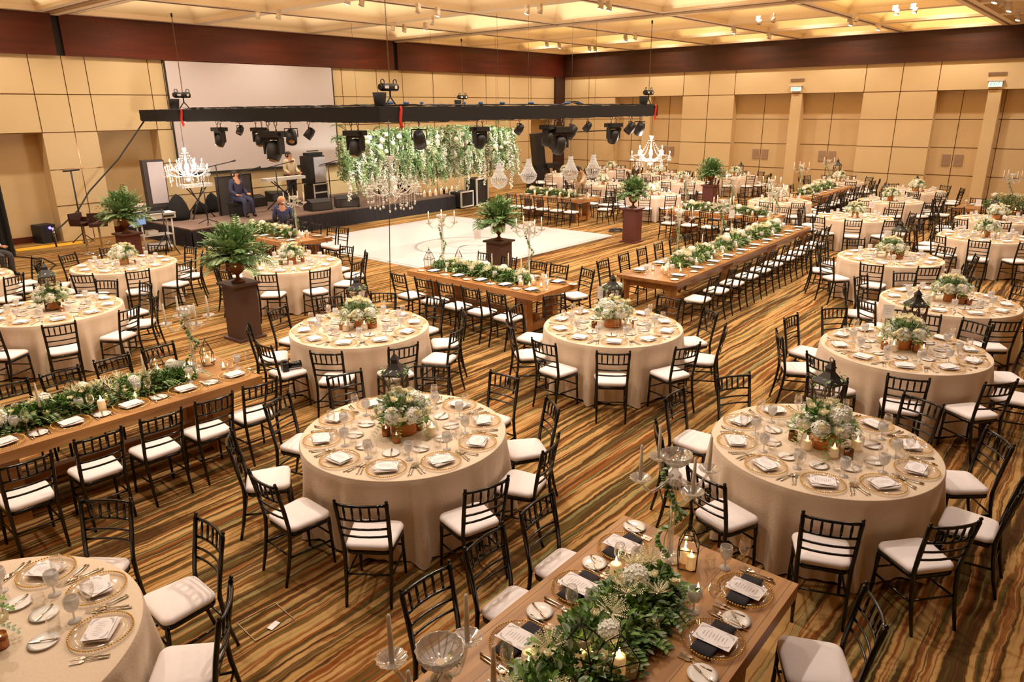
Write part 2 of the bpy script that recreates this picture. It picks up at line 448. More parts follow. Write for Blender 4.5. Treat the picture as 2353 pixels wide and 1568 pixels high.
for y in (19.1, 17.1, 12.6, 9.8, 5.3, 2.5, 4.0, 7.9): vl2(y, 0, 4, XW+.40)
struct(wr.obj('wall_right', ['wall', 'joint', 'recess']))
k = 0
for a, b in ((-5, 7.9), (8.1, 19.82), (20.02, XW)):
    t = MB(); t.bb(a, b, YW-.10, YW, 5.0, 6.05); k += 1; struct(t.obj('trim_%d' % k, 'mahog'))
t = MB(); t.bb(-5, XW, YW-.02, YW+.02, 5.0, 6.05); struct(t.obj('trim_4', 'darkgap'))
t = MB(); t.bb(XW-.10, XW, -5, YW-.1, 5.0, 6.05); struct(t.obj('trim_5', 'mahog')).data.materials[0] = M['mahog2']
t = MB(); t.bb(30.26, XW, 22.86, YW, 0, 5.0); struct(t.obj('trim_6', 'column'))
wb = MB(); wb.bb(-5.3, -5, -5.3, 23.6, 0, 7); struct(wb.obj('wall_back', 'wall'))
wb = MB(); wb.bb(-5, 31.5, -5.3, -5, 0, 7); struct(wb.obj('wall_front', 'wall'))
# door leaf plates on the right wall
for n_, (yc) in enumerate((9.8, 12.6, 5.3, 2.5, 17.1)):
    for s_ in (-.2, .2):
        t = MB(); t.bb(XW+.37, XW+.395, yc+s_-.14, yc+s_+.14, 1.35, 1.75); t.bb(XW+.365, XW+.37, yc+s_-.12, yc+s_+.12, 1.53, 1.57)
        tag(t.obj('door_plate', 'plate'), 'grey metal %s plate on wall recess %s' % ('left' if s_ > 0 else 'right', ('behind the far long table', 'behind the cream round tables', 'right of the second pillar', 'at the right photo edge', 'near the corner column')[n_]), 'plate')
# coffered ceiling
cz = 6.05
def coffers():
    c = MB(); H0 = cz
    xs = [(-5, -.4), (.4, 3.7), (4.2, 7.5), (8.5, 11.75), (12.15, 15.7), (16.1, 19.45), (20.55, 23.7), (24.1, 27.1), (27.5, XW-.35)]
    ys = [(-5, -.1), (.3, 4.0), (4.4, 7.3), (7.7, 11.0), (11.4, 14.8), (15.2, 18.6), (19.0, YW-.35)]
    def beams(lo, hi, cells):
        out = []; p = lo
        for a, b in cells:
            if a > p: out.append((p, a))
            p = b
        if p < hi: out.append((p, hi))
        return out
    for a, b in beams(-5, XW, xs): c.add([(a, -5, H0), (a, YW, H0), (b, YW, H0), (b, -5, H0)], [(0, 1, 2, 3)], 0)
    for a, b in beams(-5, YW, ys):
        for x0, x1 in xs: c.add([(x0, a, H0), (x0, b, H0), (x1, b, H0), (x1, a, H0)], [(0, 1, 2, 3)], 0)
    for x0, x1 in xs:
        for y0, y1 in ys:
            ins = .95; h1 = H0+.12; h2 = H0+1.0
            r0 = [(x0, y0, H0), (x1, y0, H0), (x1, y1, H0), (x0, y1, H0)]
            r1 = [(x, y, h1) for x, y, _ in r0]
            r2 = [(x0+ins, y0+ins, h2), (x1-ins, y0+ins, h2), (x1-ins, y1-ins, h2), (x0+ins, y1-ins, h2)]
            r3 = [(x, y, h2+.25) for x, y, _ in r2]
            for A, B, mi in ((r0, r1, 0), (r1, r2, 1), (r2, r3, 0)):
                for i in range(4):
                    j = (i+1) % 4; c.add([A[i], A[j], B[j], B[i]], [(0, 1, 2, 3)], mi)
            c.add(r3, [(0, 1, 2, 3)], 0)
    for gx in (8.0, 20.0):
        for dx in (-.22, .22): c.bb(gx+dx-.05, gx+dx+.05, -5, YW-.1, H0-.012, H0, 2)
        c.bb(gx-.1, gx+.1, -5, YW-.1, H0-.05, H0, 0)
    for gy in (18.8, 15.0, 11.2, 7.5, 4.2): c.bb(-5, XW-.1, gy-.03, gy+.03, H0-.02, H0, 2)
    return c.obj('ceiling', ['ceil', 'ceilside', 'track'])
struct(coffers())

# ------------------------------------------------------------------ chairs
def chair_meshes():
    out = {}
    c = MB()   # cushion, rounded trapezoid
    def outline(k, z, off):
        pts = []
        corners = [(-.195, .185), (.195, .185), (.175, -.175), (-.175, -.175)]
        cr = .06
        for i, (x, y) in enumerate(corners):
            sx, sy = (1 if x > 0 else -1), (1 if y > 0 else -1)
            cx, cy_ = x-sx*cr, y-sy*cr
            a0 = {(-1, 1): 180, (1, 1): 90, (1, -1): 0, (-1, -1): 270}[(sx, sy)]
            for t in range(5):
                a = R(a0-t*22.5); pts.append((cx+(cr-off)*math.cos(a), cy_+(cr-off)*math.sin(a), z))
        return pts
    rings = [(.012, .428), (0, .436), (-.004, .452), (.003, .468), (.022, .477), (.07, .481)]
    vs = []; fs = []
    for off, z in rings:
        pp = outline(0, z, min(off, .055))
        if off > .05: pp = [(x*.8, y*.8, z) for x, y, z in pp]
        vs += pp
    n = 20
    for i in range(len(rings)-1):
        for j in range(n): fs.append((i*n+j, (i+1)*n+j, (i+1)*n+(j+1) % n, i*n+(j+1) % n))
    c.add(vs, fs, 0, True); c.f.append(tuple(range((len(rings)-1)*n, len(rings)*n)[::-1])); c.m.append(0); c.s.append(True)
    c.f.append(tuple(range(n))); c.m.append(0); c.s.append(False)
    out['cushion'] = c.mesh('seat_cushion', ['cushion'])
    f = MB(); o1 = outline(0, .43, 0); vs = []
    for z, q in ((.398, 1.0), (.428, 1.0), (.428, .86), (.398, .86)): vs += [(x*q, y*q, z) for x, y, _ in o1]
    fs = []
    for i in range(4):
        for j in range(n): fs.append((i*n+j, ((i+1) % 4)*n+j, ((i+1) % 4)*n+(j+1) % n, i*n+(j+1) % n))
    f.add(vs, fs, 0, True); out['frame'] = f.mesh('seat_frame', ['black'])
    def node(p, q, t0=.0, nn=3, r=.0145):
        pts = []; rr = []
        for i in range(nn*3+1):
            t = i/(nn*3); pts.append(Vector(p).lerp(Vector(q), t)); rr.append(r*(1.22 if i % 3 == 1 and 0 < i < nn*3 else 1)*(1-.25*t0*t))
        return pts, rr
    for s in (-1, 1):
        l = MB(); pts, rr = node((s*.168, .165, .42), (s*.18, .178, 0), 1, 2); l.tube(pts, rr, 8); out['leg%d' % s] = l.mesh('front_leg', ['black'])
        b = MB()
        P = [(s*.168, -.262, 0), (s*.168, -.225, .15), (s*.17, -.196, .32), (s*.172, -.186, .44), (s*.174, -.19, .50), (s*.177, -.21, .62), (s*.181, -.233, .74), (s*.185, -.258, .865), (s*.1855, -.262, .883)]
        b.tube(P, [.0115, .0145, .0155, .0165, .0155, .0175, .0155, .0165, .010], 8); b.ball((s*.186, -.264, .893), .014, 8, 5); out['post%d' % s] = b.mesh('rear_leg', ['black'])
    def rail(z, r, bow):
        y = -.186-(z-.44)*.172; x = .172+(z-.44)*.03
        return [(x*t, y-bow*(1-t*t), z) for t in (-1, -.6, -.2, .2, .6, 1)], r
    bk = MB()
    for z, r, bow in ((.862, .012, .028), (.735, .0095, .028), (.655, .0088, .026), (.585, .0088, .024)): bk.tube(*rail(z, r, bow), 6)
    out['back'] = bk.mesh('back_rails', ['black'])
    sp = []
    for i in range(5):
        t = -.68+i*.34
        a = .172+(.735-.44)*.03; b2 = .172+(.862-.44)*.03
        ya = -.186-(.295)*.172-.028*(1-t*t); yb = -.186-(.422)*.172-.028*(1-t*t)
        s_ = MB(); s_.tube([(a*t, ya, .735), ((a+b2)/2*t, (ya+yb)/2, .80), (b2*t, yb, .862)], [.007, .0105, .007], 6); sp.append(s_.mesh('spindle', ['black']))
    out['sp'] = sp
    st = MB()
    for s in (-1, 1): st.tube([(s*.174, .172, .21), (s*.168, -.21, .235)], .0095, 6)
    st.tube([(-.173, .17, .265), (.173, .17, .265)], .008, 6); st.tube([(-.169, -.205, .25), (.169, -.205, .25)], .008, 6); out['stretch'] = st.mesh('stretcher', ['black'])
    return out
CM = chair_meshes()
def make_chair():
    r = empty('ballroom_chair')
    link(CM['cushion'], 'seat_cushion', r); link(CM['frame'], 'seat_frame', r)
    for s in (-1, 1): link(CM['leg%d' % s], 'front_leg', r); link(CM['post%d' % s], 'rear_leg', r)
    b = link(CM['back'], 'back_rails', r)
    for q in CM['sp']: link(q, 'spindle', b)
    link(CM['stretch'], 'stretcher', r)
    return proto(r)
CHAIR = make_chair()
# the same chair as one light mesh, for the far end of the room
def far_chair_mesh():
    a = MB()
    def put(me, mi):
        a.add([v.co for v in me.vertices], [tuple(p.vertices) for p in me.polygons], mi, True)
    put(CM['cushion'], 1); put(CM['frame'], 0)
    for s in (-1, 1): put(CM['leg%d' % s], 0); put(CM['post%d' % s], 0)
    put(CM['back'], 0); put(CM['stretch'], 0)
    for q in CM['sp']: put(q, 0)
    return a.mesh('ballroom_chair_far', ['black', 'cushion'])
FARCHAIR = far_chair_mesh()
NCH = [0]
def chair(x, y, face, label, group, far=False):
    # face: direction (radians) the sitter looks; model front is +Y
    if not (seen(x, y, .45, 20) or seen(x, y, .9, 20)): return None
    NCH[0] += 1
    if far:
        o = link(FARCHAIR, 'ballroom_chair', None, (x, y, 0), face-pi/2)
    else:
        o = dup(CHAIR, (x, y, 0), face-pi/2)
    return tag(o, label, 'chair', group)

# ------------------------------------------------------------------ tableware prototypes
def place_items():
    P = {}
    r = empty('charger_plate')
    g = MB(); g.lathe([(.001, .004), (.095, .004), (.11, .007), (.158, .016), (.160, .019), (.110, .010), (.095, .007), (.001, .007)], 32)
    g.obj('glass_plate', 'charger', r)
    b = MB()
    for i in range(64):
        a = 2*pi*i/64; b.ball((.161*math.cos(a), .161*math.sin(a), .019), .0058, 6, 4)
    b.tube([(.160*math.cos(a), .160*math.sin(a), .016) for a in [2*pi*i/40 for i in range(40)]], .0016, 4, closed=True)
    b.obj('bead_rim', 'gold', r); P['charger'] = proto(r)
    r = empty('charger_plate')
    g = MB(); g.lathe([(.001, .004), (.11, .006), (.158, .016), (.11, .010), (.001, .007)], 20); g.obj('glass_plate', 'charger', r)
    b = MB(); b.tube([(.160*math.cos(a), .160*math.sin(a), .018) for a in [2*pi*i/28 for i in range(28)]], .0045, 4, closed=True); b.obj('bead_rim', 'gold', r); P['charger_far'] = proto(r)
    # folded napkin (white: square fold; charcoal: long band)
    def nap(w_, l_, mt, name='folded_napkin', hh=.016):
        n = MB(); nx, ny = 6, 8; vs = []
        for k_, zz in ((0, 0), (1, hh)):
            for j in range(ny+1):
                for i in range(nx+1):
                    x = (i/nx-.5)*w_; y = (j/ny-.5)*l_
                    e = 1-max(abs(i/nx-.5), abs(j/ny-.5))*2
                    vs.append((x, y, zz*(.55+.45*min(1, e*2.5))+ (.003*math.sin(y*40+x*25) if k_ else 0)))
        q = (nx+1)*(ny+1); fs = []
        for j in range(ny):
            for i in range(nx):
                a = j*(nx+1)+i; fs.append((a+q, a+1+q, a+nx+2+q, a+nx+1+q)); fs.append((a, a+nx+1, a+nx+2, a+1))
        rim = [i for i in range(nx)] + [nx+(nx+1)*j for j in range(ny)] + [(nx+1)*ny+i for i in range(nx, 0, -1)] + [(nx+1)*j for j in range(ny, 0, -1)]
        for a, b_ in zip(rim, rim[1:]+rim[:1]): fs.append((a, b_, b_+q, a+q))
        n.add(vs, fs, 0, True); return proto(n.obj(name, mt))
    P['napw'] = nap(.135, .185, 'napw', 'folded_napkin', .010); P['napk'] = nap(.30, .12, 'napk', 'folded_napkin', .012)
    def card(w_, h_):
        r = empty('menu_card'); c = MB(); c.box((0, 0, .001), (w_, h_, .002)); c.obj('card', 'paper', r)
        t = MB(); rnd = random.Random(3)
        def stroke(pts, th=.0011):
            for (x0, y0), (x1, y1) in zip(pts, pts[1:]):
                d = Vector((x1-x0, y1-y0)); L = d.length
                if L < 1e-6: continue
                nx, ny = -d.y/L*th/2, d.x/L*th/2
                t.add([(x0+nx, y0+ny, .0026), (x0-nx, y0-ny, .0026), (x1-nx, y1-ny, .0026), (x1+nx, y1+ny, .0026)], [(0, 1, 2, 3)])
        for ln in range(8):
            y = h_*.30-ln*h_*.085; L = w_*(.46 if ln % 3 else .30)*(.8+.2*rnd.random())
            n_ = 26; stroke([(-L/2+L*i/n_, y+.0032*math.sin(i*2.3+ln)*(1.6 if i in (0, 9, 17) else 1)) for i in range(n_+1)])
        for sx in (-1, 1):
            for sy in (-1, 1):
                pts = [(sx*(w_*.20+w_*.22*math.sin(a)), sy*(h_*.16+h_*.27*math.cos(a))) for a in [i*pi/2/9 for i in range(10)]]
                stroke(pts, .0011)
                for i, (x, y) in enumerate(pts[1:-1]): 
                    for s in (-1, 1): stroke([(x, y), (x+.006*s+sx*.002, y+.006*sy)], .0028)
        t.obj('lettering', 'ink', r); return proto(r)
    P['card'] = card(.135, .18)
    P['cardk'] = card(.135, .205)
    # corner-cut card used over the white napkin on the round tables
    b = MB(); b.lathe([(.001, .003), (.05, .003), (.076, .010), (.078, .012), (.05, .006), (.001, .006)], 24); P['bread'] = proto(b.obj('bread_plate', 'china'))
    def cutlery(kind, L):
        c = MB(); 
        c.tube([(0, -L/2, .004), (0, -L*.30, .006), (0, 0, .006), (0, L*.12, .005)], [.0065, .005, .0028, .0028], 6)
        if kind == 'fork':
            c.box((0, L*.22, .005), (.022, L*.10, .003))
            for i in range(4): c.box((-.009+.006*i, L*.37, .006), (.0028, L*.24, .003))
            c.box((0, L*.16, .005), (.012, L*.06, .003))
        elif kind == 'knife':
            c.add([(-.004, L*.1, .003), (.010, L*.12, .003), (.011, L*.40, .003), (0, L*.5, .003), (-.004, L*.1, .006), (.008, L*.12, .006), (.009, L*.40, .006), (0, L*.5, .006)], [(0, 3, 2, 1), (4, 5, 6, 7), (0, 1, 5, 4), (1, 2, 6, 5), (2, 3, 7, 6), (3, 0, 4, 7)])
        else:
            vs = [(0, L*.32, .002)]; 
            for rr, zz in ((.55, .003), (1, .010)):
                for i in range(12):
                    a = 2*pi*i/12; vs.append((.019*rr*math.cos(a), L*.32+.032*rr*math.sin(a), zz))
            fs = [(0, 1+i, 1+(i+1) % 12) for i in range(12)]+[(1+i, 13+i, 13+(i+1) % 12, 1+(i+1) % 12) for i in range(12)]
            c.add(vs, fs, 0, True)
        return proto(c.obj({'fork': 'fork', 'knife': 'table_knife', 'spoon': 'spoon'}[kind], 'silver'))
    P['fork'] = cutlery('fork', .19); P['knife'] = cutlery('knife', .22); P['spoon'] = cutlery('spoon', .18)
    P['butter'] = proto(cutlery('knife', .15)); P['butter'].name = 'butter_knife'; P['butter'].data.name = 'butter_knife'
    PROTO.remove(P['butter']) if PROTO.count(P['butter']) > 1 else None
    g = MB(); prof = [(.034, 0), (.035, .004), (.010, .010), (.0055, .02), (.0055, .055), (.010, .062), (.028, .078), (.039, .102), (.041, .13), (.036, .158), (.034, .158), (.038, .13), (.036, .104), (.025, .084), (.002, .072)]
    g.lathe(prof, 20); 
    P['goblet'] = proto(g.obj('water_goblet', 'goblet'))
    g = MB(); prof = [(.033, 0), (.033, .003), (.004, .008), (.0035, .085), (.022, .10), (.036, .13), (.036, .16), (.030, .20), (.029, .20), (.035, .16), (.034, .13), (.020, .103), (.001, .09)]
    g.lathe(prof, 18); P['wine'] = proto(g.obj('wine_glass', 'glass'))
    g = MB(); prof = [(.026, 0), (.034, .02), (.036, .06), (.033, .075), (.032, .075), (.034, .06), (.031, .02), (.020, .006), (.001, .006)]
    g.lathe(prof, 18); P['tumbler'] = proto(g.obj('stemless_glass', 'glass'))
    return P
PI_ = place_items()
def flame(parent, z, s=1.0, base=None):
    f = MB(); f.lathe([(.0005, 0), (.006*s, .008*s), (.0068*s, .016*s), (.004*s, .028*s), (.0005, .042*s)], 8, (0, 0, z)); f.obj('flame', 'flame', parent)
def candle_protos():
    P = {}
    r = empty('copper_votive'); c = MB(); c.lathe([(.030, 0), (.036, .006), (.037, .085), (.034, .085), (.033, .012), (.001, .012)], 18); c.obj('cup', 'copper', r)
    w_ = MB(); w_.lathe([(.028, .012), (.028, .06), (.001, .058)], 12); w_.obj('wax', 'wax', r); flame(r, .058, .9); P['copper'] = proto(r)
    r = empty('brown_votive'); c = MB(); c.lathe([(.030, 0), (.036, .006), (.037, .082), (.034, .082), (.033, .012), (.001, .012)], 18); c.obj('cup', 'brownvot', r)
    w_ = MB(); w_.lathe([(.028, .012), (.028, .05), (.001, .048)], 12); w_.obj('wax', 'wax', r); P['brown'] = proto(r)
    r = empty('glass_candle_holder'); c = MB(); c.lathe([(.045, 0), (.05, .004), (.05, .125), (.048, .125), (.047, .008), (.001, .008)], 20); c.obj('glass_cylinder', 'glass', r)
    w_ = MB(); w_.lathe([(.034, .009), (.035, .012), (.035, .078), (.030, .083), (.001, .078)], 14); w_.obj('pillar_candle', 'wax', r); flame(r, .078, 1.2); P['cyl'] = proto(r)
    r = empty('tealight_glass'); c = MB(); c.lathe([(.024, 0), (.03, .004), (.033, .05), (.031, .05), (.028, .008), (.001, .008)], 16); c.obj('glass_cup', 'glass', r)
    w_ = MB(); w_.lathe([(.022, .009), (.022, .026), (.001, .025)], 12); w_.obj('wax', 'wax', r); flame(r, .025, 1.5); P['tea'] = proto(r)
    r = empty('pillar_candle'); w_ = MB(); w_.lathe([(.034, 0), (.036, .003), (.036, .10), (.030, .106), (.001, .10)], 14); w_.obj('wax', 'wax', r); flame(r, .10, 1.3); P['pillar'] = proto(r)
    r = empty('taper_candlestick'); w_ = MB(); w_.lathe([(.04, 0), (.04, .006), (.012, .014), (.008, .05), (.014, .06), (.007, .075), (.007, .14), (.016, .155), (.014, .165), (.001, .165)], 14); w_.obj('stick', 'iron', r)
    w_ = MB(); w_.lathe([(.011, .165), (.010, .30), (.007, .395), (.001, .405)], 10); w_.obj('taper', 'waxc', r); P['stick'] = proto(r)
    return P
CP = candle_protos()

# ------------------------------------------------------------------ flowers
def foliage(mb, pts, n, rnd, L=(.04, .08), mats=(0, 1), out=.8, wr=.45):
    for i in range(n):
        c, rad = pts(rnd)
        d = Vector((rnd.gauss(0, 1), rnd.gauss(0, 1), rnd.gauss(0, .7))).normalized()
        dd = (Vector(rad)*out+d*.6)
        ll = rnd.uniform(*L)
        mb.leaf(c, dd, (0, 0, 1) if abs(dd.z) < abs(dd.x)+abs(dd.y) else (1, 0, 0), ll, ll*wr*rnd.uniform(.8, 1.2), rnd.choice(mats))
def bloom_mesh(kind):
    b = MB(); rnd = random.Random(5)
    if kind == 'hyd':
        for i in range(110):
            z = 1-2*(i+.5)/110*.85; a = i*2.39996; r = math.sqrt(max(0, 1-z*z))
            n_ = Vector((r*math.cos(a), r*math.sin(a), z)); c = n_*.075*rnd.uniform(.92, 1.08)
            for k_ in range(4):
                t = n_.orthogonal().normalized(); t = Matrix.Rotation(k_*pi/2+i, 3, n_) @ t
                b.leaf(c, t+n_*.3, n_, .021, .019, 0, -.08)
        b.ball((0, 0, 0), .062, 10, 6)
        return b.mesh('hydrangea_bloom', ['hyd'])
    if kind == 'rose':
        b.ball((0, 0, 0), .017, 8, 5, sz=1.1)
        for ring, (r, tl, n_) in enumerate(((.014, .5, 5), (.021, .15, 6), (.025, -.25, 6))):
            for k_ in range(n_):
                a = 2*pi*k_/n_+ring*.5; d = Vector((math.cos(a), math.sin(a), 0)); c = d*r+Vector((0, 0, -.012))
                b.leaf(c-d*.006, Vector((0, 0, 1))+d*(.35-tl*.9), d, .034, .034, 0, -.22)
        return b.mesh('rose_bloom', ['rose'])
    if kind == 'ast':
        for k_ in range(26):
            a = k_*2.4; e = .15+.9*(k_ % 5)/5; d = Vector((math.cos(a)*math.cos(e), math.sin(a)*math.cos(e), math.sin(e)))
            L = .085
            for q in range(7):
                c = d*L*(q+1)/7
                for s in (-1, 1): b.leaf(c, d+d.orthogonal()*s*.8, (0, 0, 1), .016, .007, 0)
        return b.mesh('astilbe_bloom', ['rose'])
BL = {k_: bloom_mesh(k_) for k_ in ('hyd', 'rose', 'ast')}
BN = {'hyd': 'hydrangea', 'rose': 'rose', 'ast': 'astilbe'}
def bloom(parent, kind, p, rnd, s=1.0):
    o = link(BL[kind], BN[kind], parent, p); o.rotation_euler = (rnd.uniform(-.5, .5), rnd.uniform(-.5, .5), rnd.uniform(0, 6)); o.scale = (s, s, s); return o
def centerpiece(seed, vase, small=False):
    rnd = random.Random(seed); r = empty('flower_arrangement')
    v = MB(); n = 18
    if vase == 'stump': v.lathe([(.105, 0), (.11, .01), (.108, .06), (.112, .12), (.10, .122), (.09, .10), (.001, .10)], n)
    else: v.lathe([(.075, 0), (.078, .01), (.078, .15), (.070, .152), (.068, .12), (.001, .12)], n)
    v.obj('vase', 'birch', r)
    if vase == 'twin':
        v = MB(); v.lathe([(.062, 0), (.064, .01), (.064, .11), (.058, .112), (.055, .09), (.001, .09)], n, (.15, -.05, 0)); v.obj('vase', 'copper', r)
    f = MB()
    def pt(q):
        a = q.uniform(0, 2*pi); e = q.uniform(-.25, 1.3); rr = q.uniform(.10, .22)
        d = Vector((math.cos(a)*math.cos(e), math.sin(a)*math.cos(e), math.sin(e)*.8)); return Vector((0, 0, .17))+d*rr, d
    foliage(f, pt, 620 if not small else 200, rnd, (.035, .07), (0, 1, 1, 2), wr=.5)
    for i in range(10):
        a = rnd.uniform(0, 2*pi); d = Vector((math.cos(a), math.sin(a), rnd.uniform(-.2, .6))).normalized()
        for q in range(9):
            c = Vector((0, 0, .17))+d*(.14+.018*q)+Vector((0, 0, -.0016*q*q))
            for s in (-1, 1): f.leaf(c, d*.4+d.cross(Vector((0, 0, 1)))*s, (0, 0, 1), .034, .022, 2 if i % 2 else 1)
    f.obj('foliage', ['leafd', 'leafm', 'leafg'], r)
    for i in range(9):
        a = i*2*pi/6+.4; e = .15 if i < 6 else .85
        bloom(r, 'hyd', (math.cos(a)*.165*math.cos(e), math.sin(a)*.165*math.cos(e), .185+.13*math.sin(e)), rnd, rnd.uniform(.8, 1.05))
    for i in range(30):
        a = rnd.uniform(0, 2*pi); e = rnd.uniform(-.1, 1.4); q = rnd.uniform(.21, .26)
        bloom(r, 'rose', (math.cos(a)*q*math.cos(e), math.sin(a)*q*math.cos(e), .18+q*.85*math.sin(e)), rnd, rnd.uniform(.75, 1.2))
    return proto(r)
CT = [centerpiece(11, 'stump'), centerpiece(12, 'single'), centerpiece(13, 'twin')]
def lantern_proto(h=.40, s=.08):
    r = empty('wooden_lantern'); f = MB()
    f.bb(-s, s, -s, s, 0, .014)
    for x in (-1, 1):
        for y in (-1, 1): f.box((x*(s-.008), y*(s-.008), h/2), (.014, .014, h))
    f.bb(-s-.006, s+.006, -s-.006, s+.006, h-.012, h)
    for i in range(4):
        a = i*pi/2; mm = Matrix.Rotation(a, 3, 'Z'); 
        for sg in (-1, 1):
            p = [mm @ Vector((-s+.01, s-.008, h*.10 if sg > 0 else h*.9)), mm @ Vector((s-.01, s-.008, h*.9 if sg > 0 else h*.10))]; f.tube(p, .005, 4)
    f.obj('frame', 'lantern', r)
    g = MB()
    for i in range(4):
        mm = Matrix.Rotation(i*pi/2, 3, 'Z'); g.add([mm @ Vector(q) for q in ((-s+.01, s-.012, .014), (s-.01, s-.012, .014), (s-.01, s-.012, h-.012), (-s+.01, s-.012, h-.012))], [(0, 1, 2, 3)])
    g.obj('glass_panes', 'glass', r)
    t = MB(); t.lathe([(s*1.55, h), (s*.95, h+.035), (s*.45, h+.075), (s*.42, h+.10), (s*.55, h+.105), (.004, h+.15)], 4, sm=False); t.v = [(x*.7071-y*.7071, x*.7071+y*.7071, z) for x, y, z in t.v]; t.tube([(.016*math.cos(a), 0, h+.165+.016*math.sin(a)) for a in [2*pi*i/10 for i in range(10)]], .003, 5, closed=True); t.obj('roof', 'lantop', r)
    c = MB(); c.lathe([(.03, .014), (.03, .11), (.001, .11)], 12); c.obj('candle', 'wax', r)
    v = MB(); q = random.Random(4)
    def pt(z):
        a = q.uniform(0, 2*pi); return Vector((math.cos(a)*s*1.1, math.sin(a)*s*1.1, h+q.uniform(-.03, .05))), (math.cos(a), math.sin(a), -.3)
    foliage(v, pt, 70, q, (.02, .04), (0, 1)); v.obj('ivy', ['leafm', 'leafg'], r)
    return proto(r)
LANT = lantern_proto()
def garland(L, W, seed, name='flower_garland', blooms=True, H=.16):
    rnd = random.Random(seed); r = empty(name); f = MB()
    def pt(q):
        x = q.uniform(-L/2, L/2); e = (1-(abs(x)/(L/2))**4*.6); a = q.uniform(-.1, pi+.1); rr = q.uniform(.35, 1)
        d = Vector((q.uniform(-.5, .5), math.cos(a), math.sin(a))); return Vector((x, math.cos(a)*W/2*rr*e, max(.008, math.sin(a)*H*rr*e))), d
    foliage(f, pt, int((3000 if seed < 24 else 1700)*L), rnd, (.032, .07), (0, 0, 1, 1, 2), wr=.5)
    for i in range(int(14*L)):
        x = rnd.uniform(-L/2, L/2); s = rnd.choice((-1, 1)); d = Vector((rnd.uniform(-.8, .8), s, rnd.uniform(0, .5))).normalized()
        for q in range(8):
            c = Vector((x, 0, .05))+d*(W*.35+.02*q)+Vector((0, 0, -.0012*q*q))
            c.z = max(c.z, .01)
            for g in (-1, 1): f.leaf(c, d*.5+d.cross(Vector((0, 0, 1)))*g, (0, 0, 1), .042, .024, rnd.choice((0, 1, 2)))
    f.obj('foliage', ['leafd', 'leafm', 'leafg'], r)
    if blooms:
        nh = int(2.4*L); 
        for i in range(nh):
            x = -L/2+L*(i+.5)/nh+rnd.uniform(-.08, .08); bloom(r, 'hyd', (x, rnd.uniform(-.25, .25)*W, H*.9), rnd, rnd.uniform(.75, 1.15))
        for i in range(int(22*L)):
            x = rnd.uniform(-L/2, L/2)*.95; a = rnd.uniform(.2, pi-.2); bloom(r, 'rose', (x, math.cos(a)*W*.42, math.sin(a)*H*1.02+.01), rnd, rnd.uniform(.7, 1.2))
        for i in range(int(5*L)):
            x = rnd.uniform(-L/2, L/2)*.9; bloom(r, 'ast', (x, rnd.uniform(-.35, .35)*W, H*.9), rnd, rnd.uniform(.8, 1.1))
    return r
def candelabra_proto(h=.65, narm=4):
    r = empty('crystal_candelabra'); s = MB()
    s.lathe([(.085, 0), (.09, .01), (.05, .03), (.022, .045)], 20)
    s.lathe([(.021, .04), (.021, h-.16), (.021, h-.10)], 6); s.lathe([(.02, h-.13), (.05, h-.11), (.03, h-.09), (.045, h-.06), (.02, h-.03), (.02, h+.02)], 18)
    s.obj('stem', 'crystal', r)
    for i in range(narm):
        a = 2*pi*i/narm+.6; d = Vector((math.cos(a), math.sin(a), 0)); z0 = h-.08
        am = MB(); pts = [d*(.03+.20*t)+Vector((0, 0, z0-.085*math.sin(t*pi*.62)+.12*max(0, t-.55)**1.4*2.2)) for t in [q/9 for q in range(10)]]
        am.tube(pts, .0095, 8); o = am.obj('arm', 'crystal', r); e = pts[-1]
        ds = MB(); ds.lathe([(.012, -.01), (.03, .0), (.055, .018), (.066, .030), (.062, .030), (.03, .008), (.001, .006)], 28, e, flute=.05)
        for q in range(14):
            an = 2*pi*q/14; ds.tube([e+Vector((math.cos(an)*.02, math.sin(an)*.02, .007)), e+Vector((math.cos(an)*.062, math.sin(an)*.062, .031))], .0022, 4)
        ds.obj('drip_dish', 'crystal', o)
    b = MB(); b.lathe([(.02, h+.0), (.05, h+.012), (.088, h+.05), (.098, h+.085), (.094, h+.085), (.08, h+.05), (.04, h+.02), (.001, h+.015)], 32, flute=.035)
    for q in range(16):
        an = 2*pi*q/16; b.tube([(math.cos(an)*t, math.sin(an)*t, h+z) for t, z in ((.03, .012), (.06, .022), (.086, .05), (.098, .086))], .003, 4)
    b.obj('bowl', 'crystal', r)
    v = MB(); rnd = random.Random(9)
    for i in range(150):
        t = i/150; z = h*(1-t*.95); a = t*9; rr = .04+.03*math.sin(t*17)
        p = Vector((math.cos(a)*rr, math.sin(a)*rr, z)); v.leaf(p, (math.cos(a)+rnd.uniform(-.7, .7), math.sin(a)+rnd.uniform(-.7, .7), rnd.uniform(-.8, .3)), (0, 0, 1), rnd.uniform(.035, .06), .03, rnd.choice((0, 1)))
    v.tube([(math.cos(t*9)*.04, math.sin(t*9)*.04, h*(1-t*.95)) for t in [i/24 for i in range(25)]], .003, 4)
    v.obj('ivy_vine', ['leafm', 'leafg'], r)
    return proto(r), [(math.cos(2*pi*i/narm+.6)*.23, math.sin(2*pi*i/narm+.6)*.23, h-.08-.085*math.sin(pi*.62)+.12*.45**1.4*2.2+.012) for i in range(narm)]
CAND, CANDP = candelabra_proto()
CAND2, CANDP2 = candelabra_proto(.86, 4)
tp = empty('taper_candle'); q_ = MB(); q_.lathe([(.0115, 0), (.011, .12), (.008, .225), (.003, .235)], 10); q_.obj('wax', 'waxc', tp); q_ = MB(); q_.tube([(0, 0, .234), (.001, .001, .243)], .0012, 4); q_.obj('wick', 'gear', tp); TAPER = proto(tp)
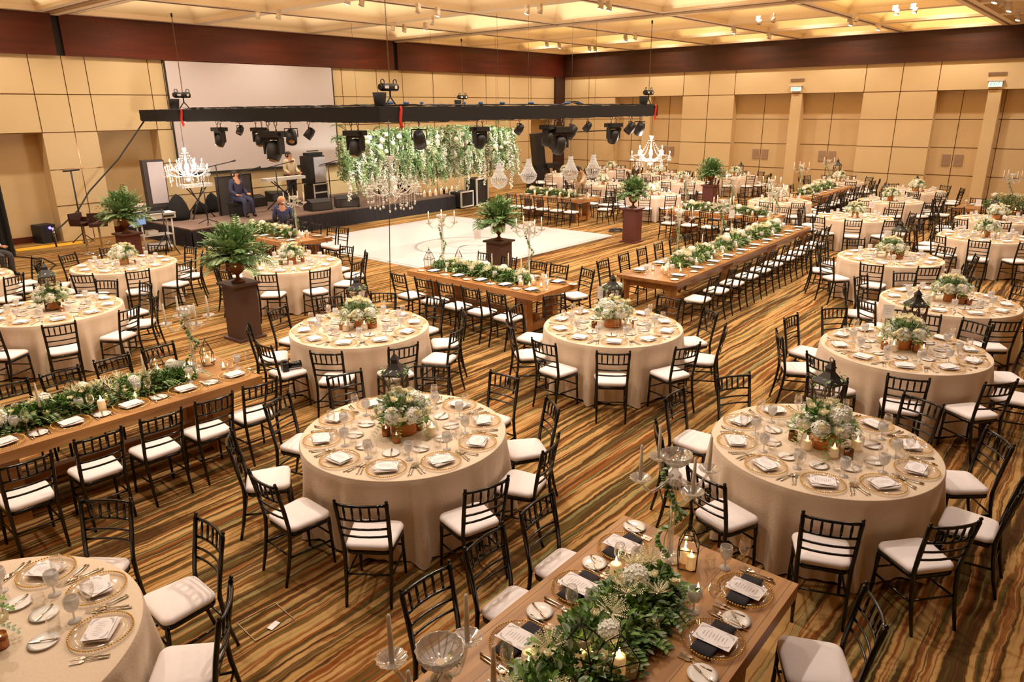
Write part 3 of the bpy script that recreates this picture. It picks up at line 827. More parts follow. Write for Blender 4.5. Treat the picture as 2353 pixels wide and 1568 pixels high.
tp = empty('taper_candle'); q_ = MB(); q_.lathe([(.0115, 0), (.011, .12), (.008, .165), (.003, .17)], 10); q_.obj('wax', 'waxc', tp); flame(tp, .17, 1.1); TAPERL = proto(tp)
def candelabra(loc, desc, rz=0, lit=False, big=False):
    pr, ps = (CAND2, CANDP2) if big else (CAND, CANDP)
    o = dup(pr, loc, rz); tag(o, 'clear crystal candelabra with trailing ivy, '+desc, 'candelabra', 'crystal candelabras on the long tables')
    ws = ['left', 'near', 'right', 'far']
    c0 = Vector(pix(*loc)[:2]+(0,))
    arr = []
    for q in ps:
        p = Matrix.Rotation(rz, 3, 'Z') @ Vector(q)+Vector(loc); arr.append((pix(*p), p))
    arr.sort(key=lambda t: t[0][0]); nm = ['far left', 'left', 'right', 'far right']
    for (pp, p), w_ in zip(arr, nm):
        t = dup(TAPERL if lit else TAPER, p); tag(t, '%s taper, %s arm of candelabra %s' % ('lit' if lit else 'unlit ivory', w_, desc), 'candle', 'tapers on the crystal candelabras')
    return o
def terrarium(h=.30, s=.075):
    r = empty('geometric_lantern'); f = MB(); 
    b = [(s*math.cos(a), s*math.sin(a), .004) for a in [pi/4+i*pi/2 for i in range(4)]]
    m1 = [(x*1.15, y*1.15, h*.48) for x, y, z in b]; m2 = [(x*.55, y*.55, h*.78) for x, y, z in b]; top = (0, 0, h)
    for i in range(4):
        j = (i+1) % 4
        for A, B in ((b[i], b[j]), (b[i], m1[i]), (m1[i], m1[j]), (m1[i], m2[i]), (m2[i], m2[j]), (m2[i], top)): f.tube([A, B], .0032, 5)
    f.tube([(.012*math.cos(a), 0, h+.012+.012*math.sin(a)) for a in [2*pi*i/10 for i in range(10)]], .0022, 4, closed=True)
    f.obj('wire_frame', 'iron', r)
    g = MB()
    for i in range(4):
        j = (i+1) % 4; g.add([b[i], b[j], m1[j], m1[i]], [(0, 1, 2, 3)]); g.add([m1[i], m1[j], m2[j], m2[i]], [(0, 1, 2, 3)])
    g.obj('glass_panes', 'glass', r)
    return proto(r)
TERR = terrarium(); TERRP = terrarium(.24, .095)

# ------------------------------------------------------------------ round tables
def cloth_mesh(seed, mt='linen'):
    rnd = random.Random(seed); c = MB(); n = 180; zs = [.762, .758, .745, .70, .62, .5, .38, .26, .14, .012]
    ph = [rnd.uniform(0, 2*pi) for _ in range(6)]
    vs = [(0, 0, .764)]; rings = [.45, .80, .90]
    for r in rings:
        for j in range(n): a = 2*pi*j/n; vs.append((r*math.cos(a), r*math.sin(a), .764))
    for z in zs:
        t = max(0, (.75-z)/.74)
        for j in range(n):
            a = 2*pi*j/n; u = (a/(2*pi)*10) % 1.0     # chairs at u=0
            c5 = abs(((u+.5) % 1)-.5)*2               # 0 at chair, 1 between chairs
            g = max(0, (c5-.62)/.38); g = g*g*(3-2*g)
            i5 = int((a/(2*pi)*10)) % 10
            amp = .5+.5*abs(math.sin(i5*2.7+seed))
            r = .912+t*(.115*g*amp-.045*(1-g))+t*.010*math.sin(a*43+ph[0])*(1-g)*.6+t*.013*math.sin(a*31+ph[1]+z*2)*g
            if z > .757: r = .905
            vs.append((r*math.cos(a), r*math.sin(a), z+ (.018*abs(math.sin(i5*1.9+seed))*(1-g) if z < .02 else 0)))
    fs = [(0, 1+j, 1+(j+1) % n) for j in range(n)]
    k_ = len(rings)+len(zs)
    for i in range(k_-1):
        for j in range(n): fs.append((1+i*n+j, 1+(i+1)*n+j, 1+(i+1)*n+(j+1) % n, 1+i*n+(j+1) % n))
    c.add(vs, fs, 0, True); return c.mesh('tablecloth', [mt])
CLOTH = [cloth_mesh(i) for i in range(4)]; CLOTHW = [cloth_mesh(i, 'linenw') for i in range(2)]
tb = empty('round_table'); q_ = MB(); q_.lathe([(.90, .725), (.90, .75), (.001, .75)], 40); q_.f = q_.f[:-1] if False else q_.f; q_.obj('table_top', 'honey', tb)
q_ = MB(); q_.lathe([(.30, 0), (.30, .03), (.04, .06), (.04, .725)], 16); q_.obj('pedestal', 'gear', tb); RTAB = proto(tb)
HRS = ['twelve', 'one', 'two', 'three', 'four', 'five', 'six', 'seven', 'eight', 'nine', 'ten', 'eleven']
def clock(cx, cy_, a):
    d6 = math.atan2(-cy_, -cx); h = (6-(a-d6)/R(30)) % 12; return HRS[int(round(h)) % 12]+" o'clock"
USED = {}
def setting(cx, cy_, z, rz, pos, X, level, dark=False, rnd=random):
    """one place setting; level 3 near, 2 mid, 1 far"""
    if not seen(cx, cy_, z, 30): return
    def L(x, y, dz=0): c, s = math.cos(rz), math.sin(rz); return (cx+x*c-y*s, cy_+x*s+y*c, z+dz)
    j = rnd.uniform
    g = ' on the long tables' if dark or 'plank' in X else ' on the round tables'
    w_ = '%s, %s' % (pos, X)
    def t(o, what, cat, grp): tag(o, what+' '+w_, cat, grp+g)
    near = level >= 2
    t(dup(PI_['charger'] if near else PI_['charger_far'], L(0, 0), rz), 'gold-beaded glass charger', 'plate', 'gold-beaded chargers')
    if dark:
        t(dup(PI_['napk'], L(.0, .0, .018), rz+j(-.06, .06)), 'charcoal napkin', 'napkin', 'charcoal napkins')
        t(dup(PI_['cardk'], L(0, -.01, .034), rz+j(-.06, .06)), 'white menu card', 'menu', 'menu cards')
    else:
        t(dup(PI_['napw'], L(.0, -.01, .018), rz+pi/2+j(-.3, .3)), 'folded white napkin', 'napkin', 'white napkins')
        t(dup(PI_['card'], L(.0, .005, .032), rz+pi/2+j(-.2, .2)), 'white menu card', 'menu', 'menu cards')
    bx, by = ((-.265, -.07) if dark else (-.27, .0) if X == 'the left plank table' else (-.02+j(-.03, .03), .30+j(-.02, .02)))
    t(dup(PI_['bread'], L(bx, by), rz), 'white bread plate', 'plate', 'bread plates')
    t(dup(PI_['goblet'], L(.15, .185+j(-.01, .01)), 0), 'ribbed water goblet', 'glass', 'water goblets')
    if level >= 2:
        t(dup(PI_['butter'], L(bx, by, .009), rz+j(-.7, .7)), 'butter knife', 'knife', 'butter knives')
        t(dup(PI_['tumbler'], L(.105, .27+j(-.01, .01)), 0), 'clear stemless glass', 'glass', 'stemless glasses')
        t(dup(PI_['knife'], L(.192, 0), rz+j(-.05, .05)), 'silver table knife', 'knife', 'table knives')
        t(dup(PI_['fork'], L(-.19, 0), rz+j(-.05, .05)), 'silver dinner fork', 'fork', 'dinner forks')
    if level >= 3:
        t(dup(PI_['fork'], L(-.215, .0), rz+j(-.05, .05)), 'outer salad fork', 'fork', 'salad forks')
        t(dup(PI_['spoon'], L(.215, .0), rz+j(-.05, .05)), 'silver soup spoon', 'spoon', 'soup spoons')
        t(dup(PI_['wine'], L(.225, .115+j(-.01, .01)), 0), 'clear wine glass', 'glass', 'wine glasses')
def number_card(x, y, z, X, rz, h=.30):
    r = empty('table_number', (x, y, z), rz); s = MB(); s.lathe([(.02, 0), (.02, .004), (.0025, .006), (.0025, h)], 8); s.obj('stand', 'gold', r)
    c = MB(); c.box((0, 0, h+.075), (.12, .004, .17)); c.obj('card', 'paper', r)
    t = MB(); 
    for k_ in range(3): t.tube([(-.03+.0075*i, -.0035, h+.105-.03*k_+.006*math.sin(i*1.9+k_)) for i in range(9)], .0012, 4)
    t.obj('lettering', 'ink', r)
    return tag(r, 'white table number card on thin stand, '+X, 'card', 'table number cards')
def round_table(n, x, y, X, ph, level, vase=0, lant=None, card=None, cloth=None, skip=(), rad={}, candles=None, jit=None, ctr=(0, 0)):
    rnd = random.Random(n*17+3)
    rt = R(ph)
    o = dup(RTAB, (x, y, 0)); tag(o, 'round table under its cloth, '+X, 'table', 'round banquet tables')
    me = CLOTHW[n % 2] if cloth == 'w' else CLOTH[n % 4]
    tag(link(me, 'tablecloth', None, (x, y, 0), rt), ('pale' if cloth == 'w' else 'beige')+' floor-length linen cloth on the '+X, 'tablecloth', 'linen tablecloths')
    for k_ in range(10):
        if k_ in skip: continue
        a = rt+k_*2*pi/10; pos = clock(x, y, a)
        rr = rad.get(k_, 1.115+rnd.uniform(0, .05)); aj = a+rnd.uniform(-.03, .03)
        chair(x+rr*math.cos(aj), y+rr*math.sin(aj), aj+pi+rnd.uniform(-.05, .05), 'black ballroom chair at %s, %s' % (pos, X), 'chairs around the round tables', far=level <= 1)
    for k_ in range(10):
        a = rt+k_*2*pi/10
        setting(x+.715*math.cos(a), y+.715*math.sin(a), .765, a+pi/2, 'at '+clock(x, y, a), X, level, False, rnd)
    d6 = math.atan2(-y, -x); ex, ey = math.cos(d6), math.sin(d6); rx_, ry_ = -ey, ex   # toward camera / photo right
    def loc(u, v, dz=0): return (x+ex*v+rx_*u, y+ey*v+ry_*u, .765+dz)
    tag(dup(CT[vase], loc(*ctr), rnd.uniform(0, 6) if vase < 2 else d6+pi/2, scale=1.04), 'rose and hydrangea centrepiece in %s vase, %s' % (('bark-wrapped', 'copper cylinder', 'paired copper')[vase], X), 'flowers', 'round table centrepieces')
    if lant: tag(dup(LANT, loc(lant[0], lant[1], .0), rnd.uniform(0, 1.5), scale=lant[2] if len(lant) > 2 else 1), 'dark wooden lantern with ivy, '+X, 'lantern', 'wooden lanterns')
    if card: 
        number_card(*loc(*card), X, d6+pi/2)
    for i, (kd, u, v, nm) in enumerate(candles or [('tea', -.2, .12, 'left'), ('copper', .2, .1, 'right')]):
        tag(dup(CP[kd], loc(u, v)), {'copper': 'copper mercury votive', 'brown': 'brown mercury votive', 'cyl': 'pillar candle in glass cylinder', 'tea': 'tealight in clear glass', 'pillar': 'pillar candle', 'stick': 'taper on black stick'}[kd]+' %s of flowers, %s' % (nm, X), 'candle', {'copper': 'copper votives', 'brown': 'brown votives', 'cyl': 'glass cylinder candles', 'tea': 'tealights', 'pillar': 'pillar candles', 'stick': 'tapers on sticks'}[kd])

c1 = [('copper', -.16, .06, 'left'), ('copper', -.07, .21, 'front'), ('copper', .13, -.02, 'right'), ('cyl', .24, .13, 'far right')]
c2 = [('brown', -.24, .0, 'left'), ('cyl', -.12, .14, 'front left'), ('cyl', .09, .2, 'front'), ('brown', .2, .17, 'front right'), ('cyl', .26, -.02, 'right')]
c6 = [('copper', -.2, .13, 'left'), ('cyl', -.1, .18, 'front left'), ('cyl', .2, .15, 'front right'), ('cyl', -.27, -.12, 'far left')]
round_table(1, 3.81, 4.54, 'round table in the centre foreground', 1, 3, 0, (-.05, -.24, 1.2), None, candles=c1, rad={4: 1.2})
round_table(2, 5.88, 1.58, 'round table in the right foreground', 18, 3, 0, (-.02, -.27, 1.2), None, candles=c2)
T3 = (.42, 4.28, 0)
round_table(3, T3[0], T3[1], 'round table cropped at bottom left', T3[2], 3, 0, None, None)
round_table(4, 5.6, 7.45, 'round table behind centre foreground one', 0, 3, 2, (.0, -.26, 1.15), None, candles=[('copper', -.23, .05, 'left'), ('cyl', -.18, .13, 'front left'), ('cyl', .06, .14, 'front')])
round_table(5, 7.73, 4.87, 'round table nearest the long farm tables', -2, 3, 0, (-.02, -.26, 1.15), (-.16, -.3, ), candles=[('brown', -.24, .1, 'left'), ('copper', .24, .02, 'right'), ('cyl', .2, .12, 'front right')])
round_table(6, 9.1, 1.7, 'round table behind right foreground one', 14, 3, 2, (.06, -.27, 1.2), (-.22, -.2), candles=c6)
round_table(7, 11.87, 1.73, 'right-edge round table with tall card', 0, 2, 2, None, (.02, -.1), candles=[('cyl', -.22, .08, 'left'), ('copper', .25, .1, 'right')])
round_table(8, 14.78, 3.24, 'third round table from the front right', 3, 2, 2, (.1, -.3, 1.2), (-.1, -.35), candles=[('cyl', -.25, .05, 'left'), ('cyl', -.02, .2, 'front')])
round_table(9, 3.34, 11.70, 'round table cropped at the left edge', 4, 2, 1, (0, -.02, 1.25), None, candles=[('copper', .1, .2, 'front')])
round_table(10, 5.4, 14.28, 'round table in front of the bar stools', 6, 2, 1, None, None)
round_table(11, 7.42, 11.8, 'round table left of the white floor', 4, 2, 1, None, None, candles=[('brown', -.2, .05, 'left'), ('copper', .2, -.1, 'right')])
round_table(12, 18.49, 2.24, 'right-edge round table with three flames', 5, 2, 1, None, None, candles=[('cyl', -.25, .1, 'left'), ('cyl', -.05, .16, 'front'), ('cyl', .22, .1, 'right')])
round_table(13, 21.52, 2.44, 'cream table below the right candelabra', 12, 1, 0, (-.1, -.1), (-.45, -.1))
round_table(14, 19.86, 5.32, 'round table beyond the long table end', 14, 1, 1, None, (.35, .35), candles=[('cyl', 0, .2, 'front'), ('tea', .25, .0, 'right')])
round_table(15, 24.02, 5.5, 'round table with small brown lantern', 20, 1, 1, (-.2, -.2, .95), None)
round_table(16, 27.26, 5.5, 'round table nearest the right wall recess', 8, 1, 1, (-.02, -.25, .9), None)
round_table(17, 22.05, 8.1, 'round table between two far long tables', 6, 1, 1, None, (.12, -.2))
round_table(18, 29.3, 8.61, 'round table under the big far lantern', 0, 1, 1, (-.1, -.1, 1.5), None)
round_table(19, 29.2, 12.7, 'round table right of the far fern', 12, 1, 1, (.2, -.3, 1.0), None)
round_table(20, 25.65, 13.3, 'round table left of the far fern', 3, 1, 1, None, None, cloth='w')
round_table(21, 21.23, 12.0, 'white-clothed table right of middle fern', 18, 1, 1, None, None, cloth='w')
round_table(22, 28.04, 15.6, 'table below the bright right chandelier', 6, 1, 1, None, None, cloth='w')
round_table(23, 23.19, 15.28, 'table behind the four small chandeliers', 10, 1, 1, None, None, cloth='w')
round_table(24, 25.76, 18.9, 'round table by the dark corner column', 4, 1, 1, None, None, cloth='w')
round_table(25, 28.94, 18.6, 'round table in the far corner', 14, 1, 1, (0, -.1, .8), None, cloth='w')
P26 = at(8, 640, .76)-Vector((.65, -.76, 0))*.915
round_table(26, P26.x, P26.y, 'round table by the black left drape', 8, 1, 1, None, None)

# ------------------------------------------------------------------ long tables
def long_table(X, cx, cy_, L, W, rz, style, mt, label):
    r = empty('long_table', (cx, cy_, 0), rz); t = MB(); th = .095 if style == 'farm' else .055
    t.box((0, 0, .76-th/2), (L, W, th)); t.obj('table_top', mt, r)
    if style == 'farm':
        for sx in (-1, 1):
            for sy in (-1, 1):
                l = MB(); l.box((sx*(L/2-.42), sy*(W/2-.22), (.76-th)/2), (.22, .14, .76-th)); l.obj('leg', mt, r)
            b = MB(); b.box((sx*(L/2-.42), 0, .10), (.14, W-.5, .12)); b.obj('foot_beam', mt, r)
        b = MB(); b.box((0, 0, .22), (L-.84, .10, .10)); b.obj('stretcher', mt, r)
    else:
        for sx in (-1, 1):
            for sy in (-1, 1):
                l = MB(); x, y = sx*(L/2-.12), sy*(W/2-.12)
                l.lathe([(.032, 0), (.05, .10), (.075, .5), (.085, .60), (.085, .76-th)], 4, (x, y, 0), sm=False); l.obj('leg', mt, r)
        a = MB()
        def apron(p, q):
            n = 24; vs = []
            for i in range(n+1):
                t_ = i/n; P = Vector(p).lerp(Vector(q), t_); e = .11+.035*abs(math.cos(t_*pi*2))*(1 if abs(t_-.5) > .3 else .6)
                vs += [(P.x, P.y, .76-th), (P.x, P.y, .76-th-e)]
            d = (Vector(q)-Vector(p)).normalized(); nn = Vector((-d.y, d.x, 0))*.02
            vs2 = [(v[0]+nn.x, v[1]+nn.y, v[2]) for v in vs]; o = len(vs); fs = []
            for i in range(n):
                k0 = 2*i; fs += [(k0, k0+2, k0+3, k0+1), (o+k0, o+k0+1, o+k0+3, o+k0+2), (k0+1, k0+3, o+k0+3, o+k0+1)]
            a.add(vs+vs2, fs)
        hx, hy = L/2-.10, W/2-.10
        apron((-hx, -hy, 0), (hx, -hy, 0)); apron((hx, -hy, 0), (hx, hy, 0)); apron((hx, hy, 0), (-hx, hy, 0)); apron((-hx, hy, 0), (-hx, -hy, 0))
        a.obj('apron', mt, r)
    tag(r, label, 'table'); return r
ORD = ['first', 'second', 'third', 'fourth', 'fifth', 'sixth', 'seventh', 'eighth', 'ninth', 'tenth', 'eleventh', 'twelfth', 'thirteenth', 'fourteenth', 'fifteenth', 'sixteenth', 'seventeenth', 'eighteenth', 'nineteenth', 'twentieth']
def row_chairs(pts, face, side, X, far=False, start='left', seed=1):
    rnd = random.Random(seed)
    pts = sorted([p for p in pts if seen(p[0], p[1], .5, 20)], key=lambda p: pix(p[0], p[1], .5)[0])
    for i, (x, y) in enumerate(pts):
        chair(x, y, face+rnd.uniform(-.05, .05), 'black chair, %s from left, %s, %s' % (ORD[i], side, X), 'chairs along the long tables', far)
def row_places(pts, face, side, X, level, seed=1, dark=True):
    rnd = random.Random(seed)
    pts = sorted([p for p in pts if seen(p[0], p[1], .76, 20)], key=lambda p: pix(p[0], p[1], .76)[0])
    for i, (x, y) in enumerate(pts):
        setting(x, y, .761, face-pi/2, '%s from left, %s' % (ORD[i], side), X, level, dark, rnd)
def lights_on(X, items):
    nm = {'copper': 'copper votive', 'brown': 'brown votive', 'cyl': 'pillar candle in glass', 'tea': 'tealight in clear glass', 'pillar': 'cream pillar candle', 'stick': 'ivory taper on black candlestick'}
    cnt = {}
    items = sorted(items, key=lambda t: pix(t[1], t[2], .8)[0])
    for k_, x, y in items:
        if not seen(x, y, .8, 30): continue
        i = cnt.get(k_, 0); cnt[k_] = i+1
        tag(dup(CP[k_], (x, y, .761)), '%s, %s from left on %s' % (nm[k_], ORD[i], X), 'candle', nm[k_]+'s on '+X)
# L1 front farm table
X1 = 'the front plank table'
long_table(X1, 2.62, 1.67, 2.52, 1.22, R(.5), 'farm', 'plank', 'large plank farm table at the bottom edge of the photo')
row_chairs([(3.47, 2.49), (2.92, 2.48), (2.37, 2.46), (1.85, 2.45), (1.33, 2.45)], -pi/2, 'far side', X1)
c_ = chair(3.66, .86, R(120), 'black chair pulled out at the bottom right, front plank table', 'chairs along the long tables')
row_places([(3.52, 2.08), (3.0, 2.06), (2.42, 2.04), (1.86, 2.04)], -pi/2, 'far side', X1, 3)
row_places([(3.60, 1.29), (3.10, 1.25), (2.58, 1.25)], pi/2, 'near side', X1, 3)
g = garland(1.65, .46, 21, H=.20); g.location = (2.58, 1.68, .762); g.rotation_euler = (0, 0, R(2)); tag(g, 'green garland with white blooms on the front plank table', 'garland')
candelabra((3.63, 1.80, .762), 'at the right end of the front table', rz=.35)
QL = at(1012, 1512, 1.45)
candelabra((QL.x, QL.y, .762), 'at the left end of the front table', rz=-.3)
tag(dup(TERR, (3.62, 1.67, .762), .4, scale=1.0), 'tall black geometric wire lantern with two lit candles, right end of front table', 'lantern', 'geometric lanterns')
for dx, s_ in ((-.036, 'left'), (.036, 'right')): tag(dup(CP['pillar'], (3.62-dx*.5, 1.67-dx*.85, .768), scale=.85), 'cream pillar candle, %s one inside the tall wire lantern' % s_, 'candle')
tag(dup(TERRP, (2.45, 1.66, .80), .2, scale=1.15), 'wide geometric wire lantern amid leaves on front table', 'lantern', 'geometric lanterns')
tag(dup(CP['pillar'], (2.45, 1.66, .806)), 'cream pillar candle inside the wide wire lantern', 'candle')
tag(dup(TERRP, (2.55, 1.50, .79), 1.0), 'pyramid wire lantern right of the wide one on front table', 'lantern', 'geometric lanterns')
tag(dup(CP['pillar'], (2.55, 1.50, .796)), 'cream pillar candle inside the pyramid wire lantern', 'candle')
lights_on(X1, [('pillar', 3.23, 1.95), ('tea', 3.40, 1.49), ('tea', 3.43, 1.92), ('pillar', 2.26, 1.84), ('tea', 2.2, 1.5)])
# L2 left farm table
X2 = 'the left plank table'
long_table(X2, 2.38, 7.40, 2.82, 1.10, R(-1), 'farm', 'plank', 'long plank table with leafy runner at the left edge')
row_chairs([(1.38, 6.55), (1.95, 6.60), (2.48, 6.60), (3.0, 6.61), (3.50, 6.62)], pi/2, 'near side', X2, seed=4)
row_chairs([(3.38, 8.12), (2.86, 8.12), (2.32, 8.10), (1.83, 8.10)], -pi/2, 'far side', X2, seed=5)
row_places([(1.42, 7.06), (1.96, 7.06), (2.50, 7.06), (3.04, 7.06), (3.58, 7.05)], pi/2, 'near side', X2, 3, 6, False)
row_places([(3.38, 7.74), (2.86, 7.74), (2.32, 7.74), (1.83, 7.74)], -pi/2, 'far side', X2, 2, 7, False)
g = garland(2.1, .42, 22, H=.16); g.location = (2.25, 7.42, .762); tag(g, 'leafy garland with cream hydrangeas along the left plank table', 'garland')
candelabra((3.38, 7.52, .762), 'at the right end of the left table', rz=.9)
for x, y, n_, s_ in ((3.58, 7.62, 'right of the candelabra, left plank table', 1.0), (3.05, 7.68, 'left of the candelabra, left plank table', 1.05), (2.18, 7.58, 'with pointed top mid left plank table', 1.0), (2.36, 7.26, 'near the front edge of left plank table', .8)):
    tag(dup(TERR, (x, y, .762), x*3, scale=s_), 'black geometric wire lantern '+n_, 'lantern', 'geometric lanterns')
    tag(dup(CP['pillar'], (x, y, .768), scale=.8), 'pillar candle inside the wire lantern '+n_, 'candle')
lights_on(X2, [('tea', 3.62, 7.35), ('stick', 2.78, 7.35), ('stick', 1.80, 7.28), ('pillar', 2.28, 7.18), ('tea', 2.6, 7.20), ('tea', 3.2, 7.3)])
# L3 middle farm table
X3 = 'the middle farm table'
long_table(X3, 8.93, 8.15, 2.95, 1.12, R(90.5), 'farm', 'honey', 'honey-coloured farm table near the white dance floor')
L3Y = [9.15, 8.55, 8.02, 7.48, 6.93]
row_chairs([(8.0, y) for y in L3Y], 0, 'near side', X3, seed=8)
row_chairs([(9.72, y) for y in [9.2, 8.6, 7.9, 7.42, 7.0]][:4], pi, 'far side', X3, seed=9)
row_chairs([(9.75, 6.92)], R(160), 'right corner', X3, seed=9)
row_places([(8.58, y) for y in L3Y], 0, 'near side', X3, 2, 10)
row_places([(9.26, y) for y in L3Y], pi, 'far side', X3, 2, 11)
g = garland(2.2, .44, 23, H=.17); g.location = (8.93, 8.35, .762); g.rotation_euler = (0, 0, pi/2); tag(g, 'garland with hydrangeas on the middle farm table', 'garland')
candelabra((9.0, 9.35, .762), 'left end of the middle farm table', .2, True, True)
candelabra((9.28, 7.55, .762), 'right half of the middle farm table', .5, True, True)
tag(dup(TERR, (8.75, 9.45, .762), .3, scale=1.2), 'black geometric lantern at left end of middle farm table', 'lantern', 'geometric lanterns'); tag(dup(TERR, (9.2, 9.15, .762), .8, scale=1.1), 'black geometric lantern behind the garland, middle farm table', 'lantern', 'geometric lanterns')
lights_on(X3, [('tea', 8.68, 8.95), ('tea', 8.72, 8.8), ('stick', 8.75, 8.7), ('stick', 8.95, 8.1), ('stick', 9.15, 7.9), ('stick', 8.95, 7.45), ('cyl', 8.7, 7.25), ('cyl', 8.9, 7.15), ('cyl', 9.05, 7.3), ('tea', 8.85, 6.95), ('tea', 8.95, 6.9), ('tea', 9.1, 7.0), ('cyl', 9.2, 7.12), ('tea', 8.76, 7.12)])
number_card(9.45, 8.9, .762, 'left of the central brown plinth', R(-50), .5)
# L4 very long table (three tables end to end)
X4 = 'the very long candlelit table'
L4A = R(2.0); L4c = (14.0, 6.08); c4, s4 = math.cos(L4A), math.sin(L4A)
def l4(u, v): return (L4c[0]+u*c4-v*s4, L4c[1]+u*s4+v*c4)
for i, (u, d_) in enumerate(((-2.38, 'nearest third of the very long candlelit dining table'), (0, 'middle third of the very long candlelit dining table'), (2.38, 'farthest third of the very long candlelit dining table'))):
    o_ = long_table(X4, *l4(u, 0), 2.375, 1.12, L4A, 'turned', 'walnut', 'walnut table with scalloped apron, '+d_)
us = [-3.2, -2.45, -1.75, -1.05, -.38, .33, 1.05, 1.75, 2.45, 3.15]
row_chairs([l4(u, -.80) for u in us], pi/2+L4A, 'near side', X4, seed=12)
row_chairs([l4(u, .82) for u in us], -pi/2+L4A, 'far side', X4, seed=13)
row_places([l4(u+.1, -.36) for u in us], pi/2+L4A, 'near side', X4, 2, 14)
row_places([l4(u+.1, .36) for u in us], -pi/2+L4A, 'far side', X4, 1, 15)
for i, (u, L_) in enumerate(((-1.75, 1.5), (.1, 1.3), (1.9, 1.7))):
    g = garland(L_, .46, 30+i, H=.23); g.location = (*l4(u, .02), .762); g.rotation_euler = (0, 0, L4A); tag(g, '%s garland of hydrangea and greenery, very long candlelit table' % ('nearest', 'middle', 'farthest')[i], 'garland')
for i, (u, v) in enumerate(((-1.9, .25), (.0, .2), (2.9, .1))): candelabra((*l4(u, v), .762), '%s on the very long table' % ('nearest one', 'middle one', 'farthest one')[i], .4*i, True, True)
rq = random.Random(40)
it4 = [('tea' if i % 3 else 'cyl', *l4(-3.1+i*.165, (-.12, .16, -.2, .1)[i % 4]+rq.uniform(-.05, .05))) for i in range(38)]
cl4 = [('tea', *l4(-2.95+.07*i, -.02+.07*(i % 2))) for i in range(5)]
lights_on(X4, [it4[i] for i in range(0, 38, 3)]+[t for t in it4 if t[0] == 'tea'][:13])
for i, t in enumerate(cl4[:4]): tag(dup(CP['pillar'], (t[1], t[2], .762), scale=.7), '%s small pillar in the candle cluster at very long table near end' % ORD[i], 'candle', 'cluster of small pillars')
lights_on(X4+' centre', [('stick', *l4(-1.1, .12)), ('stick', *l4(.55, .2)), ('stick', *l4(1.2, -.1))])
tag(dup(TERRP, (*l4(-.15, .0), .762), .3, scale=1.1), 'round geometric wire lantern mid very long table', 'lantern', 'geometric lanterns')
number_card(*l4(1.0, .4), .762, 'middle of the very long candlelit table', R(-50), .45)
# L5 behind it, across
X5 = 'the cross table behind the long one'
long_table(X5, 18.75, 8.45, 3.1, 1.15, R(90), 'farm', 'honey', 'farm table set crosswise behind the very long table')
L5Y = [9.6, 9.0, 8.4, 7.8, 7.2]
row_chairs([(17.95, y) for y in L5Y], 0, 'near side', X5, seed=16)
row_chairs([(19.6, y) for y in L5Y], pi, 'far side', X5, True, seed=17)
row_places([(18.4, y) for y in L5Y], 0, 'near side', X5, 1, 18)
row_places([(19.1, y) for y in L5Y], pi, 'far side', X5, 1, 19)
g = garland(2.4, .42, 41, H=.2); g.location = (18.75, 8.4, .762); g.rotation_euler = (0, 0, pi/2); tag(g, 'garland on the crosswise farm table', 'garland')
for i, y in enumerate((9.55, 8.2, 7.15)): candelabra((18.75, y, .762), '%s on the crosswise table' % ('left one', 'middle one', 'right one')[i], i*.5, True, True)
lights_on(X5, [('tea', 18.55, 9.85), ('tea', 18.5, 9.3), ('cyl', 18.6, 9.0), ('tea', 18.55, 8.7), ('cyl', 18.55, 8.3), ('tea', 18.5, 7.9), ('cyl', 18.55, 7.5), ('tea', 18.6, 7.1)])
# L6 far long table
X6 = 'the far right long table'
long_table(X6, 25.6, 8.15, 4.4, 1.05, R(1), 'farm', 'honey', 'narrow long table far right beyond the crosswise one')
L6X = [23.8, 24.5, 25.2, 25.9, 26.6, 27.3]
row_chairs([(x, 7.4) for x in L6X], pi/2, 'near side', X6, True, seed=20)
row_chairs([(x, 8.9) for x in L6X[1:4]], -pi/2, 'far side', X6, True, seed=21)
row_places([(x, 7.85) for x in L6X], pi/2, 'near side', X6, 1, 22)
g = garland(3.4, .42, 42, H=.22); g.location = (25.7, 8.2, .762); tag(g, 'garland on the far right long table', 'garland')
for i, x in enumerate((24.2, 26.9)): candelabra((x, 8.3, .762), '%s on the far right long table' % ('left one', 'right one')[i], i*.5, False, True)
lights_on(X6, [('tea', 23.75, 8.1), ('tea', 24.6, 7.95), ('cyl', 25.5, 8.0), ('tea', 26.4, 8.0), ('tea', 27.5, 8.1)])
# L7 beyond the dance floor
X7 = 'the table beyond the white floor'
long_table(X7, 19.22, 14.45, 2.75, 1.1, R(90), 'farm', 'honey', 'farm table beyond the right corner of the white floor')
L7Y = [15.4, 14.85, 14.3, 13.75, 13.2]
row_chairs([(18.15, y-.1) for y in L7Y], 0, 'near side', X7, seed=24)
row_chairs([(20.25, y) for y in L7Y[1:]], pi, 'far side', X7, seed=25)
row_chairs([(19.3, 12.6)], R(95), 'right end', X7, seed=25)
row_places([(18.86, y) for y in L7Y], 0, 'near side', X7, 1, 26)
row_places([(19.58, y) for y in L7Y], pi, 'far side', X7, 1, 27)
g = garland(2.1, .4, 43, H=.2); g.location = (19.22, 14.7, .762); g.rotation_euler = (0, 0, pi/2); tag(g, 'white flower garland, table beyond the white floor', 'garland')
lights_on(X7, [('pillar', 19.0, 15.2), ('pillar', 19.0, 14.7), ('pillar', 19.05, 14.2), ('pillar', 19.0, 13.8), ('tea', 19.3, 13.25)])
